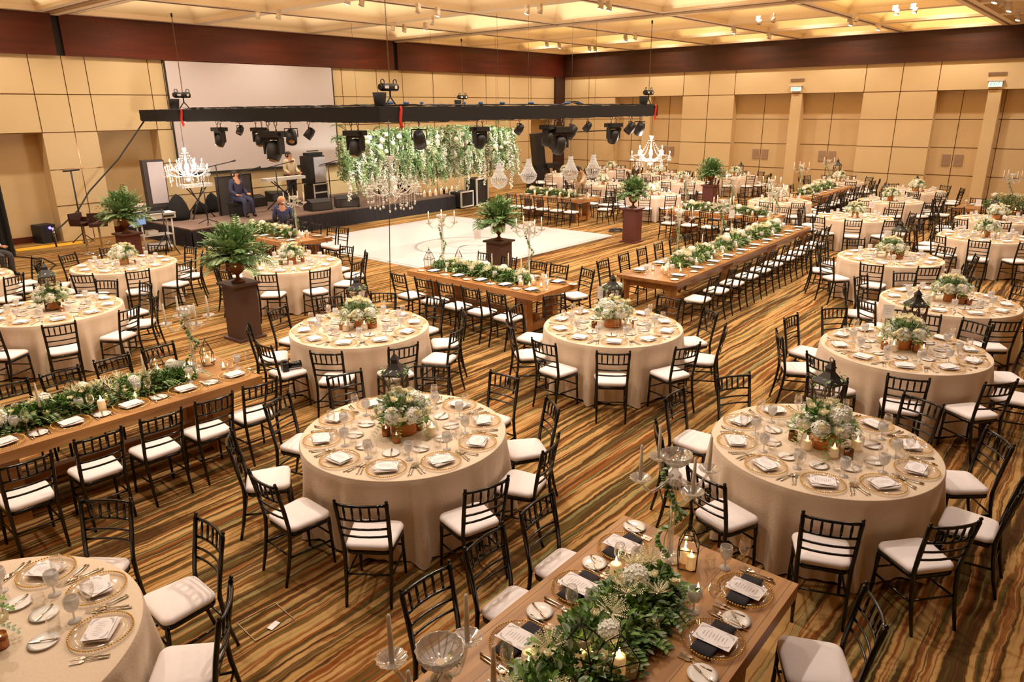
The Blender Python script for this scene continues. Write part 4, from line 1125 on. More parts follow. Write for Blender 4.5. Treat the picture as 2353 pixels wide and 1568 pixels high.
# L8 by the stage
X8 = 'the left table beside the white floor'
long_table(X8, 9.15, 15.15, 2.9, 1.15, R(90), 'farm', 'honey', 'farm table by the stage, left of the white floor')
L8Y = [16.2, 15.6, 15.0, 14.4, 13.95]
row_chairs([(8.25, y) for y in L8Y], 0, 'near side', X8, seed=28)
row_chairs([(9.98, y) for y in L8Y], pi, 'far side', X8, seed=29)
row_places([(8.8, y) for y in L8Y], 0, 'near side', X8, 1, 30)
row_places([(9.5, y) for y in L8Y], pi, 'far side', X8, 1, 31)
g = garland(2.0, .42, 44, H=.22); g.location = (9.1, 15.3, .762); g.rotation_euler = (0, 0, pi/2); tag(g, 'white flower garland, table by the stage', 'garland')
Q8 = at(684, 548, .762)
candelabra((Q8.x, Q8.y, .762), 'on the table by the stage', 0, False, True)
lights_on(X8, [('pillar', 9.25, 14.15), ('pillar', 9.4, 14.2), ('pillar', 9.3, 14.35)])
# L9 right edge
X9 = 'the dark table near right edge'
long_table(X9, 24.0, 2.2, 3.0, 1.15, R(90), 'farm', 'walnut', 'dark wooden long table near the right photo edge')
L9Y = [3.4, 2.8, 2.2, 1.6]
row_chairs([(23.2, y) for y in L9Y[1:]], 0, 'near side', X9, True, seed=32)
row_chairs([(24.85, y) for y in L9Y], pi, 'far side', X9, True, seed=33)
row_chairs([(24.1, 4.1)], -pi/2, 'left end', X9, True, seed=34)
row_places([(24.35, y) for y in L9Y], pi, 'far side', X9, 1, 34)
g = garland(2.2, .5, 45, H=.38); g.location = (24.0, 2.0, .762); g.rotation_euler = (0, 0, pi/2); tag(g, 'tall bushy garland on the dark right table', 'garland')
candelabra((24.0, 2.55, .762), 'rising from the bushy right-hand flowers', 0, False, True)
lights_on(X9, [('tea', 23.65, 2.3), ('tea', 23.7, 1.8)])

# ------------------------------------------------------------------ plinths with ferns
def fern_mesh(seed, n=90, L=.66, light=.3):
    rnd = random.Random(seed); f = MB()
    for i in range(n):
        a = i*2.39996+rnd.uniform(-.2, .2); e = rnd.uniform(.12, 1.45); d = Vector((math.cos(a)*math.cos(e), math.sin(a)*math.cos(e), math.sin(e)))
        LL = L*rnd.uniform(.65, 1.05); mi = 1 if rnd.random() < light else 0; p = Vector((0, 0, 0)); q = 20; pts = []
        for k_ in range(q):
            d = (d+Vector((rnd.uniform(-.05, .05), rnd.uniform(-.05, .05), -.034*(1+k_*.05)))).normalized(); p = p+d*LL/q; pts.append((p.copy(), d.copy()))
        f.tube([x[0] for x in pts[::3]], .0025, 3, 0)
        for k_, (x, d_) in enumerate(pts[3:]):
            sd = d_.cross(Vector((0, 0, 1))); sd = sd.normalized() if sd.length > .1 else Vector((1, 0, 0))
            wl_ = .095*math.sin(pi*(k_+2)/(q))+.02
            for s in (-1, 1): f.leaf(x, sd*s+d_*.45+Vector((0, 0, -.15)), sd.cross(d_), wl_, .026, mi, .05)
    for i in range(1100):
        a = rnd.uniform(0, 2*pi); e = rnd.uniform(-.1, 1.4); d = Vector((math.cos(a)*math.cos(e), math.sin(a)*math.cos(e), math.sin(e)))
        f.leaf(d*rnd.uniform(.10, .54), d+Vector((rnd.uniform(-.7, .7), rnd.uniform(-.7, .7), rnd.uniform(-.7, .7))), (0, 0, 1), rnd.uniform(.05, .10), .042, rnd.choice((0, 0, 1)))
    return f.mesh('fern_foliage', ['fern', 'fernl'])
FERN = [fern_mesh(1), fern_mesh(2, 100, .62, .45), fern_mesh(3, 84, .60, .25)]
def plinth(p, rz, mt, desc, fi, h=.93, s=.42, fs=1.0, plantrot=0):
    r = empty('plinth', (p[0], p[1], 0), rz); b = MB(); b.box((0, 0, .02), (s+.06, s+.06, .04)); b.box((0, 0, h/2), (s-.04, s-.04, h-.05)); b.obj('column', mt, r)
    t = MB(); t.box((0, 0, h-.018), (s+.06, s+.06, .036)); t.obj('cap', mt, r)
    tag(r, desc[0], 'plinth', 'plinths with ferns')
    u = empty('potted_fern', (p[0], p[1], h), plantrot); v = MB()
    v.lathe([(.10, 0), (.105, .02), (.06, .04), (.03, .07), (.028, .11), (.05, .13), (.09, .16), (.125, .23), (.14, .30), (.15, .325), (.155, .335), (.14, .335), (.12, .30), (.001, .29)], 20)
    for s_ in (-1, 1): v.tube([(s_*.09, 0, .17), (s_*.15, 0, .19), (s_*.165, 0, .25), (s_*.135, 0, .29)], .01, 6)
    v.obj('urn', 'urn', u)
    f = link(FERN[fi], 'fern_foliage', u, (0, 0, .36)); f.scale = (fs,)*3
    tag(u, desc[1], 'plant', 'ferns in urns')
plinth((5.62, 10.52), R(2), 'plinth', ('dark brown plinth between the left tables', 'large green fern in rust urn, nearest the camera'), 0, fs=1.0)
p2 = at(1147, 553, .93); plinth((p2.x+.05, p2.y+.05), R(3), 'plinth', ('brown plinth behind the middle farm table', 'feathery fern in rust urn before the white floor'), 1, fs=.95)
plinth((17.0, 10.2), R(3), 'plinthr', ('maroon plinth at the right tip of the white floor', 'bushy fern in urn right of the white floor'), 1, fs=.85)
p4 = at(1632, 425, .93); plinth((p4.x, p4.y), R(2), 'plinthr', ('maroon plinth standing among the far round tables', 'fern with pale leaves, farthest right, above maroon plinth'), 2, fs=1.0)
p0 = at(292, 535, .93); plinth((p0.x, p0.y), R(3), 'plinthr', ('maroon plinth by the keyboard stand on the left', 'fern left of the stage beside the bar stools'), 0, fs=1.0)

# ------------------------------------------------------------------ dance floor
DF = (11.0, 17.35, 11.15, 17.55)
d_ = MB(); d_.bb(DF[0], DF[1], DF[2], DF[3], 0, .05, 0); d_.bb(DF[0]-.06, DF[1]+.06, DF[2]-.06, DF[3]+.06, 0, .03, 1)
dr = empty('dance_floor', (0, 0, 0)); d_.obj('floor_panel', ['dance', 'danceedge'], dr)
mg = MB(); cx, cy_ = 13.6, 13.4
def ribbon(pts, th, z=.052):
    for a, b in zip(pts, pts[1:]):
        d = Vector((b[0]-a[0], b[1]-a[1])); L = d.length; nx, ny = -d.y/L*th/2, d.x/L*th/2
        mg.add([(a[0]+nx, a[1]+ny, z), (a[0]-nx, a[1]-ny, z), (b[0]-nx, b[1]-ny, z), (b[0]+nx, b[1]+ny, z)], [(0, 1, 2, 3)])
ribbon([(cx+1.25*math.cos(t), cy_+1.15*math.sin(t)) for t in [R(i*8) for i in range(-5, 36)]], .03)
ribbon([(cx+.2+.55*math.cos(t), cy_+.5*math.sin(t)) for t in [R(40+i*10) for i in range(28)]], .05)
ribbon([(cx-.1+.28*math.cos(t)*(1+t*.08), cy_-.5+.35*math.sin(t)) for t in [R(i*12) for i in range(40)]], .05)
for i in range(34):
    t = R(i*9-20); p = (cx+1.25*math.cos(t), cy_+1.15*math.sin(t)); 
    for s in (-1, 1): ribbon([p, (p[0]+.13*math.cos(t+s*.9), p[1]+.13*math.sin(t+s*.9))], .045)
mg.obj('monogram', mat('pale_grey_print', (176, 170, 168), .5), dr); tag(dr, 'white square dance floor with faint grey monogram', 'dance floor')
# ------------------------------------------------------------------ stage
st = empty('stage', (0, 0, 0)); q_ = MB(); q_.bb(9.0, 19.0, 18.97, YW-.02, .42, .5); q_.obj('deck', 'stagetop', st)
q_ = MB(); n = 420; vs = []
for i in range(n+1):
    x = 9.0+10.0*i/n; y = 18.95-.018*math.sin(i*1.9)-.01*math.sin(i*.7); vs += [(x, y, .47), (x, y-.02, .0)]
q_.add(vs, [(2*i, 2*i+2, 2*i+3, 2*i+1) for i in range(n)], 0, True)
vs = []
for i in range(161):
    y = 18.95+4.0*i/160; x = 8.98-.018*math.sin(i*1.9); vs += [(x, y, .47), (x-.02, y, 0)]
q_.add(vs, [(2*i, 2*i+1, 2*i+3, 2*i+2) for i in range(160)], 0, True)
vs = []
for i in range(161):
    y = 18.95+4.0*i/160; x = 19.02+.018*math.sin(i*1.9); vs += [(x, y, .47), (x+.02, y, 0)]
q_.add(vs, [(2*i, 2*i+2, 2*i+3, 2*i+1) for i in range(160)], 0, True)
q_.obj('pleated_skirt', 'skirt', st); tag(st, 'low carpeted stage with black pleated skirt', 'stage')
# projection screen
s_ = empty('projection_screen', (13.82, YW-.08, 0)); q_ = MB(); q_.bb(-3.02, 3.02, -.01, .01, 1.66, 4.98); q_.obj('screen_fabric', 'screen', s_)
q_ = MB(); q_.bb(-3.06, -3.02, -.02, .03, 1.6, 5.0); q_.bb(3.02, 3.06, -.02, .03, 1.6, 5.0); q_.bb(-3.06, 3.06, -.02, .03, 1.58, 1.66); q_.obj('frame', 'frame', s_); tag(s_, 'large pale projection screen with thin dark frame', 'screen')

# ------------------------------------------------------------------ black truss with its lamps
TZ = 3.42
tr = empty('lighting_truss', (0, 0, 0)); tx0, tx1, ty0, ty1 = 9.75, 20.4, 11.75, 19.8
def drape(p, q, nm):
    b = MB(); P, Q = Vector(p), Vector(q); L = (Q-P).length; d = (Q-P)/L; nrm = Vector((-d.y, d.x, 0)); n = int(L/.12); vs = []
    rnd = random.Random(int(L*10))
    for i in range(n+1):
        c = P+d*L*i/n; w1 = rnd.uniform(-.012, .012); w2 = rnd.uniform(-.02, .02)
        for s, z in ((-1, -.15), (-1, .15), (1, .15), (1, -.15)): vs.append(c+nrm*s*.15+Vector((0, 0, z+(w1 if z > 0 else w2))))
    fs = []
    for i in range(n):
        for j in range(4): fs.append((i*4+j, (i+1)*4+j, (i+1)*4+(j+1) % 4, i*4+(j+1) % 4))
    b.add(vs, fs, 0, False); b.f += [(3, 2, 1, 0), (n*4, n*4+1, n*4+2, n*4+3)]; b.m += [0, 0]; b.s += [False, False]
    return b.obj('draped_beam', 'blackcloth', tr)
drape((tx0, ty0-.15, TZ), (tx0, ty1+2.6, TZ), 'a'); drape((tx0+.151, ty0, TZ), (tx1+.15, ty0, TZ), 'b'); drape((tx1, ty0+.151, TZ), (tx1, ty1+.15, TZ), 'c'); drape((tx0+.151, ty1, TZ), (tx1-.151, ty1, TZ), 'd')
tag(tr, 'square black-draped lighting truss hanging over the dance floor', 'truss')
cb = MB(); rq = random.Random(8)
for side in range(2):
    for k_ in range(5):
        pts = []
        for i in range(41):
            t = i/40; z = TZ+.165+rq.uniform(0, .03)+(.07 if abs(t-.62) < .03 and side == 1 else 0)
            o_ = (k_-2)*.05+rq.uniform(-.02, .02)
            pts.append((tx0+o_, ty0+(ty1-ty0)*t, z) if side == 0 else (tx0+(tx1-tx0)*t, ty0+o_, z))
        cb.tube(pts, .010, 5)
tag(cb.obj('cable_bundle', 'gear'), 'black cables lying along the top of the truss', 'cable')
for i, t in enumerate((.02, .06, .10, .22, .27, .34, .44, .58, .63)):
    q_ = MB(); q_.tube([(-.06, 0, 0), (.06, 0, .01)], .028, 8); q_.tube([(-.09, 0, 0), (-.06, 0, 0)], .018, 8)
    tag(q_.obj('cable_plug', 'blue', None, (tx0+(tx1-tx0)*t, ty0-.06, TZ+.215), .3*i), 'blue cable plug on truss top, %s from near corner' % ORD[i], 'plug', 'blue plugs on the truss')
def hoist(x, y, desc, top=6.0):
    r = empty('chain_hoist', (x, y, TZ+.16)); b = MB()
    b.tube([(-.20, 0, .36), (.20, 0, .36)], .075, 16); b.tube([(-.24, 0, .36), (-.20, 0, .36)], .06, 12); b.obj('motor', 'gear', r)
    h = MB()
    for s in (-1, 1): h.tube([(s*.16+.045*math.cos(a), 0, .46+.05*math.sin(a)) for a in [2*pi*i/12 for i in range(12)]], .010, 6, closed=True)
    h.obj('handle', 'gear', r)
    l = MB(); l.box((-.12, 0, .36), (.10, .158, .05)); l.box((.12, 0, .36), (.06, .158, .06)); l.obj('label', 'case', r)
    k_ = MB(); k_.tube([(.02, 0, .29), (.02, 0, .18)], .018, 8); k_.tube([(.02, 0, .18), (-.12, 0, .01)], .014, 6); k_.tube([(.02, 0, .18), (.16, 0, .01)], .014, 6); k_.obj('bridle', 'gear', r)
    s_ = MB(); s_.lathe([(.10, 0), (.11, .02), (.14, .26), (.13, .26), (.09, .03)], 12, (-.24, .02, .0)); s_.obj('chain_bag', 'blackcloth', r)
    c = MB(); 
    n = int((top-TZ-.16-.44)/.05)
    for i in range(n):
        z = .44+.05*i; a = (i % 2)*pi/2; c.tube([(.02+.012*math.cos(t)*math.cos(a), .012*math.cos(t)*math.sin(a), z+.03*math.sin(t)) for t in [2*pi*q/8 for q in range(8)]], .0055, 4, closed=True)
    c.obj('chain', mat('chain_brass', (120, 92, 60), .5, .5), r)
    hk = MB(); hk.lathe([(.02, 0), (.03, .05), (.02, .1)], 8, (.02, 0, top-TZ-.3)); hk.obj('hook', 'gear', r)
    return tag(r, 'electric chain hoist above the truss '+desc, 'hoist', 'chain hoists')
hoist(tx0+.25, ty0+.0, 'at its near corner'); hoist(tx0, ty1+.15, 'at its left corner'); hoist(tx1-.2, ty0, 'at its right corner'); hoist(tx1-.1, ty1-.1, 'at its far corner')
for i, (x, y, d_) in enumerate(((tx0+.36, ty0-.18, 'at near corner of truss'), (tx0-.19, ty1-.05, 'at left corner of truss'), (tx1-.05, ty0-.18, 'at right corner of truss'))):
    q_ = MB(); q_.tube([(0, 0, .16), (.02, 0, .1), (0, 0, 0), (-.02, 0, -.12), (.01, 0, -.24), (0, 0, -.30)], [.02, .03, .035, .03, .035, .012], 8); tag(q_.obj('round_sling', 'red', None, (x, y, TZ)), 'red lifting sling '+d_, 'sling', 'red slings')
# lamps below the truss
def moving_head():
    r = empty('moving_head_light'); b = MB(); b.box((0, 0, -.19), (.36, .26, .09)); b.box((-.2, 0, -.19), (.04, .10, .05)); b.box((.2, 0, -.19), (.04, .10, .05)); b.obj('base', 'gear', r)
    c = MB(); 
    for s in (-1, 1): c.tube([(s*.08, 0, -.15), (s*.08, 0, -.07)], .012, 6); c.tube([(s*.08, .03*math.cos(a), -.03+.04*math.sin(a)) for a in [2*pi*i/10 for i in range(10)]], .010, 5, closed=True)
    c.obj('clamp', 'chrome', r)
    y = MB(); y.box((0, 0, -.255), (.30, .12, .04)); y.box((-.15, 0, -.37), (.04, .12, .25)); y.box((.15, 0, -.37), (.04, .12, .25)); y.obj('yoke', 'gear', r)
    h = MB(); h.lathe([(.05, .15), (.10, .12), (.125, .05), (.125, -.05), (.105, -.13), (.09, -.16), (.001, -.155)], 14, (0, 0, 0)); o = h.obj('head', 'gear', r, (0, 0, -.44)); o.rotation_euler = (.35, 0, 0)
    l = MB(); l.lathe([(.085, -.161), (.05, -.175), (.001, -.178)], 14); l.obj('lens', 'lensoff', o)
    return proto(r)
def par_can():
    r = empty('par_lamp'); c = MB(); c.tube([(0, .03*math.cos(a), -.03+.04*math.sin(a)) for a in [2*pi*i/10 for i in range(10)]], .010, 5, closed=True); c.tube([(0, 0, -.07), (0, 0, -.11)], .012, 6); c.obj('clamp', 'chrome', r)
    y = MB(); y.tube([(-.115, 0, -.27), (-.115, 0, -.12), (.115, 0, -.12), (.115, 0, -.27)], .012, 5); y.obj('yoke', 'gear', r)
    h = MB(); h.lathe([(.04, .15), (.075, .13), (.10, .03), (.10, -.12), (.085, -.12), (.08, .0), (.001, .02)], 16); o = h.obj('can', 'gear', r, (0, 0, -.27)); o.rotation_euler = (.7, 0, 0)
    l = MB(); l.lathe([(.08, -.10), (.04, -.115), (.001, -.12)], 14); l.obj('lens', 'lensoff', o)
    return proto(r)
MH, PAR = moving_head(), par_can()
def on_truss(px, py=283):
    # which beam of the truss lies at that photo column
    d = ray(px, py); cx = pix(tx0, ty0, TZ)[0]
    if px < cx: t = (tx0-.02)/d.x; return Vector((tx0, d.y*t, TZ-.15))
    t = ty0/d.y; return Vector((d.x*t, ty0, TZ-.15))
for i, (px, s_, k_, ry_) in enumerate(((500, 1.05, 'm', .0), (548, .8, 'p', .3), (592, .95, 'm', .6), (622, 1.5, 'm', .25), (665, 1.25, 'p', .9), (707, .95, 'p', -.5), (812, 1.15, 'm', .2), (962, 1.5, 'p', -.9), (1102, 1.15, 'm', -.1), (1193, 1.0, 'p', .2), (1258, 1.25, 'm', .3), (1285, 1.65, 'm', -.2), (1312, 1.5, 'p', .8), (1350, 1.05, 'p', .3), (1410, 1.35, 'm', -.2), (1448, 1.4, 'p', .3), (1470, 1.5, 'p', -.7))):
    P = on_truss(px); side = 'left' if px < 870 else 'right'; i2 = i if px < 870 else i-7
    o = dup(MH if k_ == 'm' else PAR, P, (pi/2 if px < 870 else 0)+ry_, scale=s_*(1.0 if px < 870 else .92))
    tag(o, 'black %s hanging from the %s truss beam, %s from its left' % ('moving head light' if k_ == 'm' else 'can spotlight', side, ORD[i2]), 'stage light', 'stage lights on the truss')
# cable falling from the left end of the truss
a0 = Vector((tx0, ty1+2.6, TZ-.1)); a1 = at_y(205, 440, 22.6); a2 = at_y(120, 532, 22.3)
q_ = MB(); q_.tube([a0, a0.lerp(a1, .5)+Vector((0, 0, -.12)), a1, a1.lerp(a2, .35)+Vector((.0, 0, -.16)), a2.lerp(a1, .2)+Vector((0, 0, -.1)), a2, (a2.x, a2.y-.1, .01)], .022, 6); tag(q_.obj('power_cable', 'gear'), 'thick black cable sloping from truss end to floor', 'cable')

q_ = MB(); q_.tube([(tx0-.1, ty0-.34, TZ-.1), tuple(Vector((tx0-.1, ty0-.34, TZ)).lerp(at(897, 690, 0), .5)), tuple(at(897, 690, .01))], .008, 6); tag(q_.obj('hanging_cable', 'gear'), 'thin dark cable dropping from truss near corner to floor', 'cable')
# ------------------------------------------------------------------ chandeliers
def chandelier(loc, desc, lit, R_=.55, top=None, tint='crystal'):
    r = empty('crystal_chandelier', loc); s = MB()
    s.lathe([(.03, -.30), (.10, -.24), (.12, -.16), (.05, -.08), (.03, .0), (.07, .06), (.05, .14), (.02, .2), (.035, .3), (.015, .4), (.03, .48), (.06, .52), (.09, .60), (.085, .60), (.05, .54), (.001, .53)], 16); s.obj('stem', 'crystal', r)
    na = 12; arm = MB(); 
    for i in range(na):
        a = 2*pi*i/na; rr = R_ if i % 2 == 0 else R_*.68; zt = .0 if i % 2 == 0 else .16; d = Vector((math.cos(a), math.sin(a), 0))
        am = MB(); pts = [d*(.04+(rr-.04)*t)+Vector((0, 0, -.10-.10*math.sin(t*pi)+(zt+.10)*t)) for t in [q/7 for q in range(8)]]
        am.tube(pts, .010, 6); e = pts[-1]; am.lathe([(.01, -.01), (.05, .012), (.048, .016), (.001, .004)], 12, e)
        for q in range(7):
            an = 2*pi*q/7
            for k_ in range(3): am.ball(e+Vector((math.cos(an)*.05, math.sin(an)*.05, -.02-.03*k_)), .009, 5, 3)
            am.ball(e+Vector((math.cos(an)*.05, math.sin(an)*.05, -.13)), .013, 5, 3, sz=1.9)
        o = am.obj('arm', tint, r)
        c = MB(); c.lathe([(.010, .01), (.010, .075), (.001, .078)], 8, e); c.obj('candle_tube', 'waxc', o)
        c = MB(); c.lathe([(.004, .078), (.014, .10), (.012, .12), (.001, .15)] if lit else [(.006, .078), (.012, .09), (.001, .115)], 8, e); c.obj('bulb', 'bulb' if lit else 'glass', o)
    b = MB(); rnd = random.Random(3)
    for i in range(26):
        a = 2*pi*i/26; rr = R_*rnd.uniform(.5, .95); L_ = rnd.randint(4, 9)
        for k_ in range(L_): b.ball((rr*math.cos(a), rr*math.sin(a), -.12-.032*k_), .010, 5, 3)
        b.ball((rr*math.cos(a), rr*math.sin(a), -.12-.032*L_-.02), .022, 6, 4, sz=1.4)
    for i in range(12):
        a = 2*pi*i/12
        for k_ in range(16): t = k_/15; rr = .05+(R_-.05)*t; b.ball((rr*math.cos(a), rr*math.sin(a), .50*(1-t)**1.6+.03-.10*math.sin(t*pi)), .010, 5, 3)
    b.obj('crystal_strands', tint, r)['kind'] = 'stuff'
    if top:
        c = MB(); c.tube([(0, 0, .56), (0, 0, top-loc[2])], .006, 5); c.obj('cord', 'gear', r)
    return tag(r, desc, 'chandelier', 'crystal chandeliers under the truss')
M['amber'] = glass('amber_crystal', (1, .93, .80), base=.30, frost=.7, rough=.1)
pA = at_d(430, 392, 21.6); chandelier(pA, 'brightly lit crystal chandelier at the left, before the screen', True, .58, TZ-.15)
pB = at_d(900, 430, 14.6); chandelier(pB, 'unlit amber crystal chandelier below the truss near corner', False, .56, TZ-.15, 'amber')
pC = at_d(1495, 358, 23.4); chandelier(pC, 'brightly lit crystal chandelier below the right truss corner', True, .58, TZ-.1)
point('chandelier_glow', pA+Vector((0, 0, .12)), 130, .3, (1, .9, .8)); point('chandelier_glow', pC+Vector((0, 0, .12)), 130, .3, (1, .9, .8))
def basket(loc, desc, s=1.0):
    r = empty('basket_chandelier', loc); c = MB(); 
    for rr, z in ((.055, .34), (.06, .33), (.235, .02), (.24, .0)): pass
    c.tube([(.235*math.cos(a), .235*math.sin(a), 0) for a in [2*pi*i/28 for i in range(28)]], .010, 5, closed=True); c.tube([(.055*math.cos(a), .055*math.sin(a), .46) for a in [2*pi*i/12 for i in range(12)]], .012, 5, closed=True); c.tube([(0, 0, .46), (0, 0, 6.0-loc[2])], .005, 4); c.obj('ring_frame', 'gear', r)
    b = MB()
    for i in range(26):
        a = 2*pi*i/26
        for k_ in range(14):
            t = k_/13; rr = .055+(.235-.055)*t**1.7; b.ball((rr*math.cos(a), rr*math.sin(a), .45*(1-t)), .019, 5, 3)
        for k_ in range(8):
            t = k_/8; b.ball((.235*math.cos(t*pi/2)*math.cos(a), .235*math.cos(t*pi/2)*math.sin(a), -.02-.24*math.sin(t*pi/2)), .018, 5, 3)
    b.obj('bead_strands', 'crystal2', r)['kind'] = 'stuff'
    return tag(r, desc, 'chandelier', 'small basket chandeliers')
M['crystal2'] = glass('milky_bead', (1, 1, 1), base=.25, frost=.55, rough=.1)
for px, py, D, d_ in ((1147, 412, 21.5, 'leftmost bead basket chandelier, over the fern'), (1215, 401, 22.0, 'second bead basket chandelier, over dark equipment'), (1311, 394, 23.2, 'third bead basket chandelier, beside the waiter'), (1363, 389, 23.8, 'rightmost bead basket chandelier, right of the waiter')):
    basket(at_d(px, py, D), d_)
# ------------------------------------------------------------------ hanging greenery
hg = empty('hanging_greenery', (18.35, 19.25, 2.12)); gw, gh = 4.15, .66; rg = random.Random(77)
f = MB()
for i in range(260):
    x = rg.uniform(-gw, gw); p = Vector((x, rg.uniform(-.2, .2), rg.uniform(-.9, .95)*gh+.1)); d = Vector((rg.uniform(-.9, .9), rg.uniform(-1, -.1), rg.uniform(-.3, 1.0))).normalized(); LL = rg.uniform(.5, .95); mi = rg.choice((0, 0, 1))
    for k_ in range(16):
        d = (d+Vector((0, 0, -.09))).normalized(); p = p+d*LL/16; sd = d.cross(Vector((0, 0, 1))).normalized()
        for s in (-1, 1): f.leaf(p, sd*s+d*.4, sd.cross(d), .12*math.sin(pi*(k_+2)/18)+.02, .035, mi)
for i in range(13000):
    x = rg.uniform(-gw, gw); z = rg.uniform(-.95, .82)*(1-.25*(abs(x)/gw)**3); p = (x, rg.uniform(-.3, .25), z); f.leaf(p, (rg.uniform(-1, 1), rg.uniform(-1, .2), rg.uniform(-1, .8)), (0, 1, 0), rg.uniform(.07, .13), .05, rg.choice((0, 1, 1, 2)))
f.obj('foliage', ['fern', 'fernl', 'leafg'], hg)
def strand(L, seed, mi):
    b = MB(); q = random.Random(seed); n = int(L/.035)
    for k_ in range(n):
        for _ in range(3):
            w_ = .055*(1-k_/n*.6); p = Vector((q.uniform(-w_, w_), q.uniform(-w_, w_), -k_*.035)); b.leaf(p, (q.uniform(-1, 1), q.uniform(-1, 1), -.7), (0, 1, 0), .05, .04, mi)
    return b.mesh('flower_strand', ['hyd', 'rose', 'leafg', 'fernl'])
SM = [strand(L, i, mi) for i, (L, mi) in enumerate(((1.0, 0), (.8, 1), (1.2, 0), (.7, 0), (.9, 2), (1.1, 1), (.9, 3)))]
for i in range(96):
    x = -gw+2*gw*(i+.5)/96+rg.uniform(-.05, .05); z = rg.uniform(-.35, .5)
    if abs(x) > gw*.93 or x < -gw*.55: z -= .15
    o = link(SM[rg.choice((0, 0, 1, 2, 3, 4, 4, 6, 6))], 'flower_strand', hg, (x, rg.uniform(-.5, -.25), z)); o.rotation_euler = (rg.uniform(-.1, .1), rg.uniform(-.25, .25), rg.uniform(0, 6)); o.scale = (1.5, 1.5, rg.uniform(.85, 1.2))
for i in range(40):
    bloom(hg, 'hyd', (rg.uniform(-gw, gw)*.95, -.42, rg.uniform(-.2, .62)), rg, rg.uniform(.8, 1.2))
b = MB()
for i in range(330):
    x = rg.uniform(-gw, gw)*.99; z = rg.uniform(-.75, .75); y = rg.uniform(-.48, -.2); mi = rg.choice((0, 0, 1)); dx = rg.uniform(-.25, .25)
    for k_ in range(rg.randint(9, 18)):
        for _ in range(2): b.leaf((x+dx*k_*.03+rg.uniform(-.035, .035), y+rg.uniform(-.03, .03), z-k_*.03), (rg.uniform(-1, 1), rg.uniform(-1, 0), -.6), (0, 1, 0), .05, .042, mi)
b.obj('blossom_spray', ['hyd', 'fernl'], hg)['kind'] = 'stuff'
q_ = MB(); q_.tube([(-gw, 0, .55), (gw, 0, .55)], .03, 8)
for x in (-gw*.8, 0, gw*.8): q_.tube([(x, 0, .55), (x, 0, 3.95)], .005, 4)
q_.obj('hanging_bar', 'gear', hg); tag(hg, 'wide hanging wall of ferns and trailing white flowers', 'greenery')

# ------------------------------------------------------------------ stage and floor equipment
def wedge(x, y, z, rz, label, s=1.0):
    r = empty('floor_monitor', (x, y, z), rz); b = MB(); w_, d_, h = .36*s, .28*s, .36*s
    vs = []
    for sx in (-1, 1): vs += [(sx*w_, -d_, 0), (sx*w_, d_, 0), (sx*w_, d_, h*.45), (sx*w_, .02, h), (sx*w_, -d_, h*.75)]
    b.add(vs, [(4, 3, 2, 1, 0), (5, 6, 7, 8, 9), (0, 1, 6, 5), (1, 2, 7, 6), (2, 3, 8, 7), (3, 4, 9, 8), (4, 0, 5, 9)]); b.obj('cabinet', 'gear', r)
    g = MB(); g.add([(-w_*.92, -d_-.004, .03), (w_*.92, -d_-.004, .03), (w_*.92, -d_-.004, h*.70), (-w_*.92, -d_-.004, h*.70)], [(0, 1, 2, 3)]); g.obj('grille', 'geard', r)
    return tag(r, label, 'speaker', 'wedge monitors on the stage')
def stg(px, py): return at(px, py, .5)
for px, py, rz, s_, d_ in ((742, 484, -.1, 1.0, 'black wedge monitor at front edge of stage, left one'), (808, 476, -.5, 1.05, 'black wedge monitor at front edge of stage, right one'), (590, 476, .2, 1.05, 'black wedge monitor behind the blurry stage centre'), (640, 462, .2, 1.0, 'black wedge monitor below the white keyboard'), (685, 452, .3, .95, 'black wedge monitor below the guitar amplifier')):
    P = stg(px, py); wedge(P.x, P.y+.25, .5, rz, d_, s_)
def amp():
    P = at_y(727, 447, 21.6); r = empty('amplifier_stack', (P.x, 21.6, .5), .12)
    b = MB(); b.box((0, 0, .32), (.62, .5, .56)); b.obj('rack_case', 'gear', r); b = MB(); b.box((0, -.26, .32), (.66, .02, .05)); 
    for x in (-.30, .30): b.box((x, -.26, .32), (.04, .03, .58))
    b.box((0, -.26, .05), (.66, .03, .04)); b.box((0, -.26, .60), (.66, .03, .04)); b.obj('case_frame', 'case', r)
    b = MB(); b.box((0, .05, 1.08), (.66, .5, .92)); b.obj('cabinet', 'gear', r); b = MB(); b.box((.08, -.21, 1.08), (.50, .02, .84)); b.obj('grille', 'gearl', r)
    b = MB(); b.box((0, 0, 1.60), (.6, .3, .10)); b.tube([(-.25, 0, 1.70), (.25, 0, 1.70)], .02, 6); b.obj('amplifier_head', 'gear', r); tag(r, 'tall grey-grilled amplifier stack right of the keyboard', 'amplifier')
amp()
def pa():
    P = at_y(362, 460, 21.6); r = empty('loudspeaker', (P.x, 21.6, 0), -.25); b = MB(); b.box((0, 0, .45), (.62, .6, .9)); b.obj('subwoofer', 'gear', r)
    b = MB(); b.box((0, 0, 1.55), (.56, .5, 1.3)); b.obj('cabinet', 'geard', r); b = MB(); b.box((.04, -.26, 1.58), (.42, .03, 1.16)); b.obj('grille', 'gearl', r); tag(r, 'tall loudspeaker tower with pale grille at stage left', 'speaker')
pa()
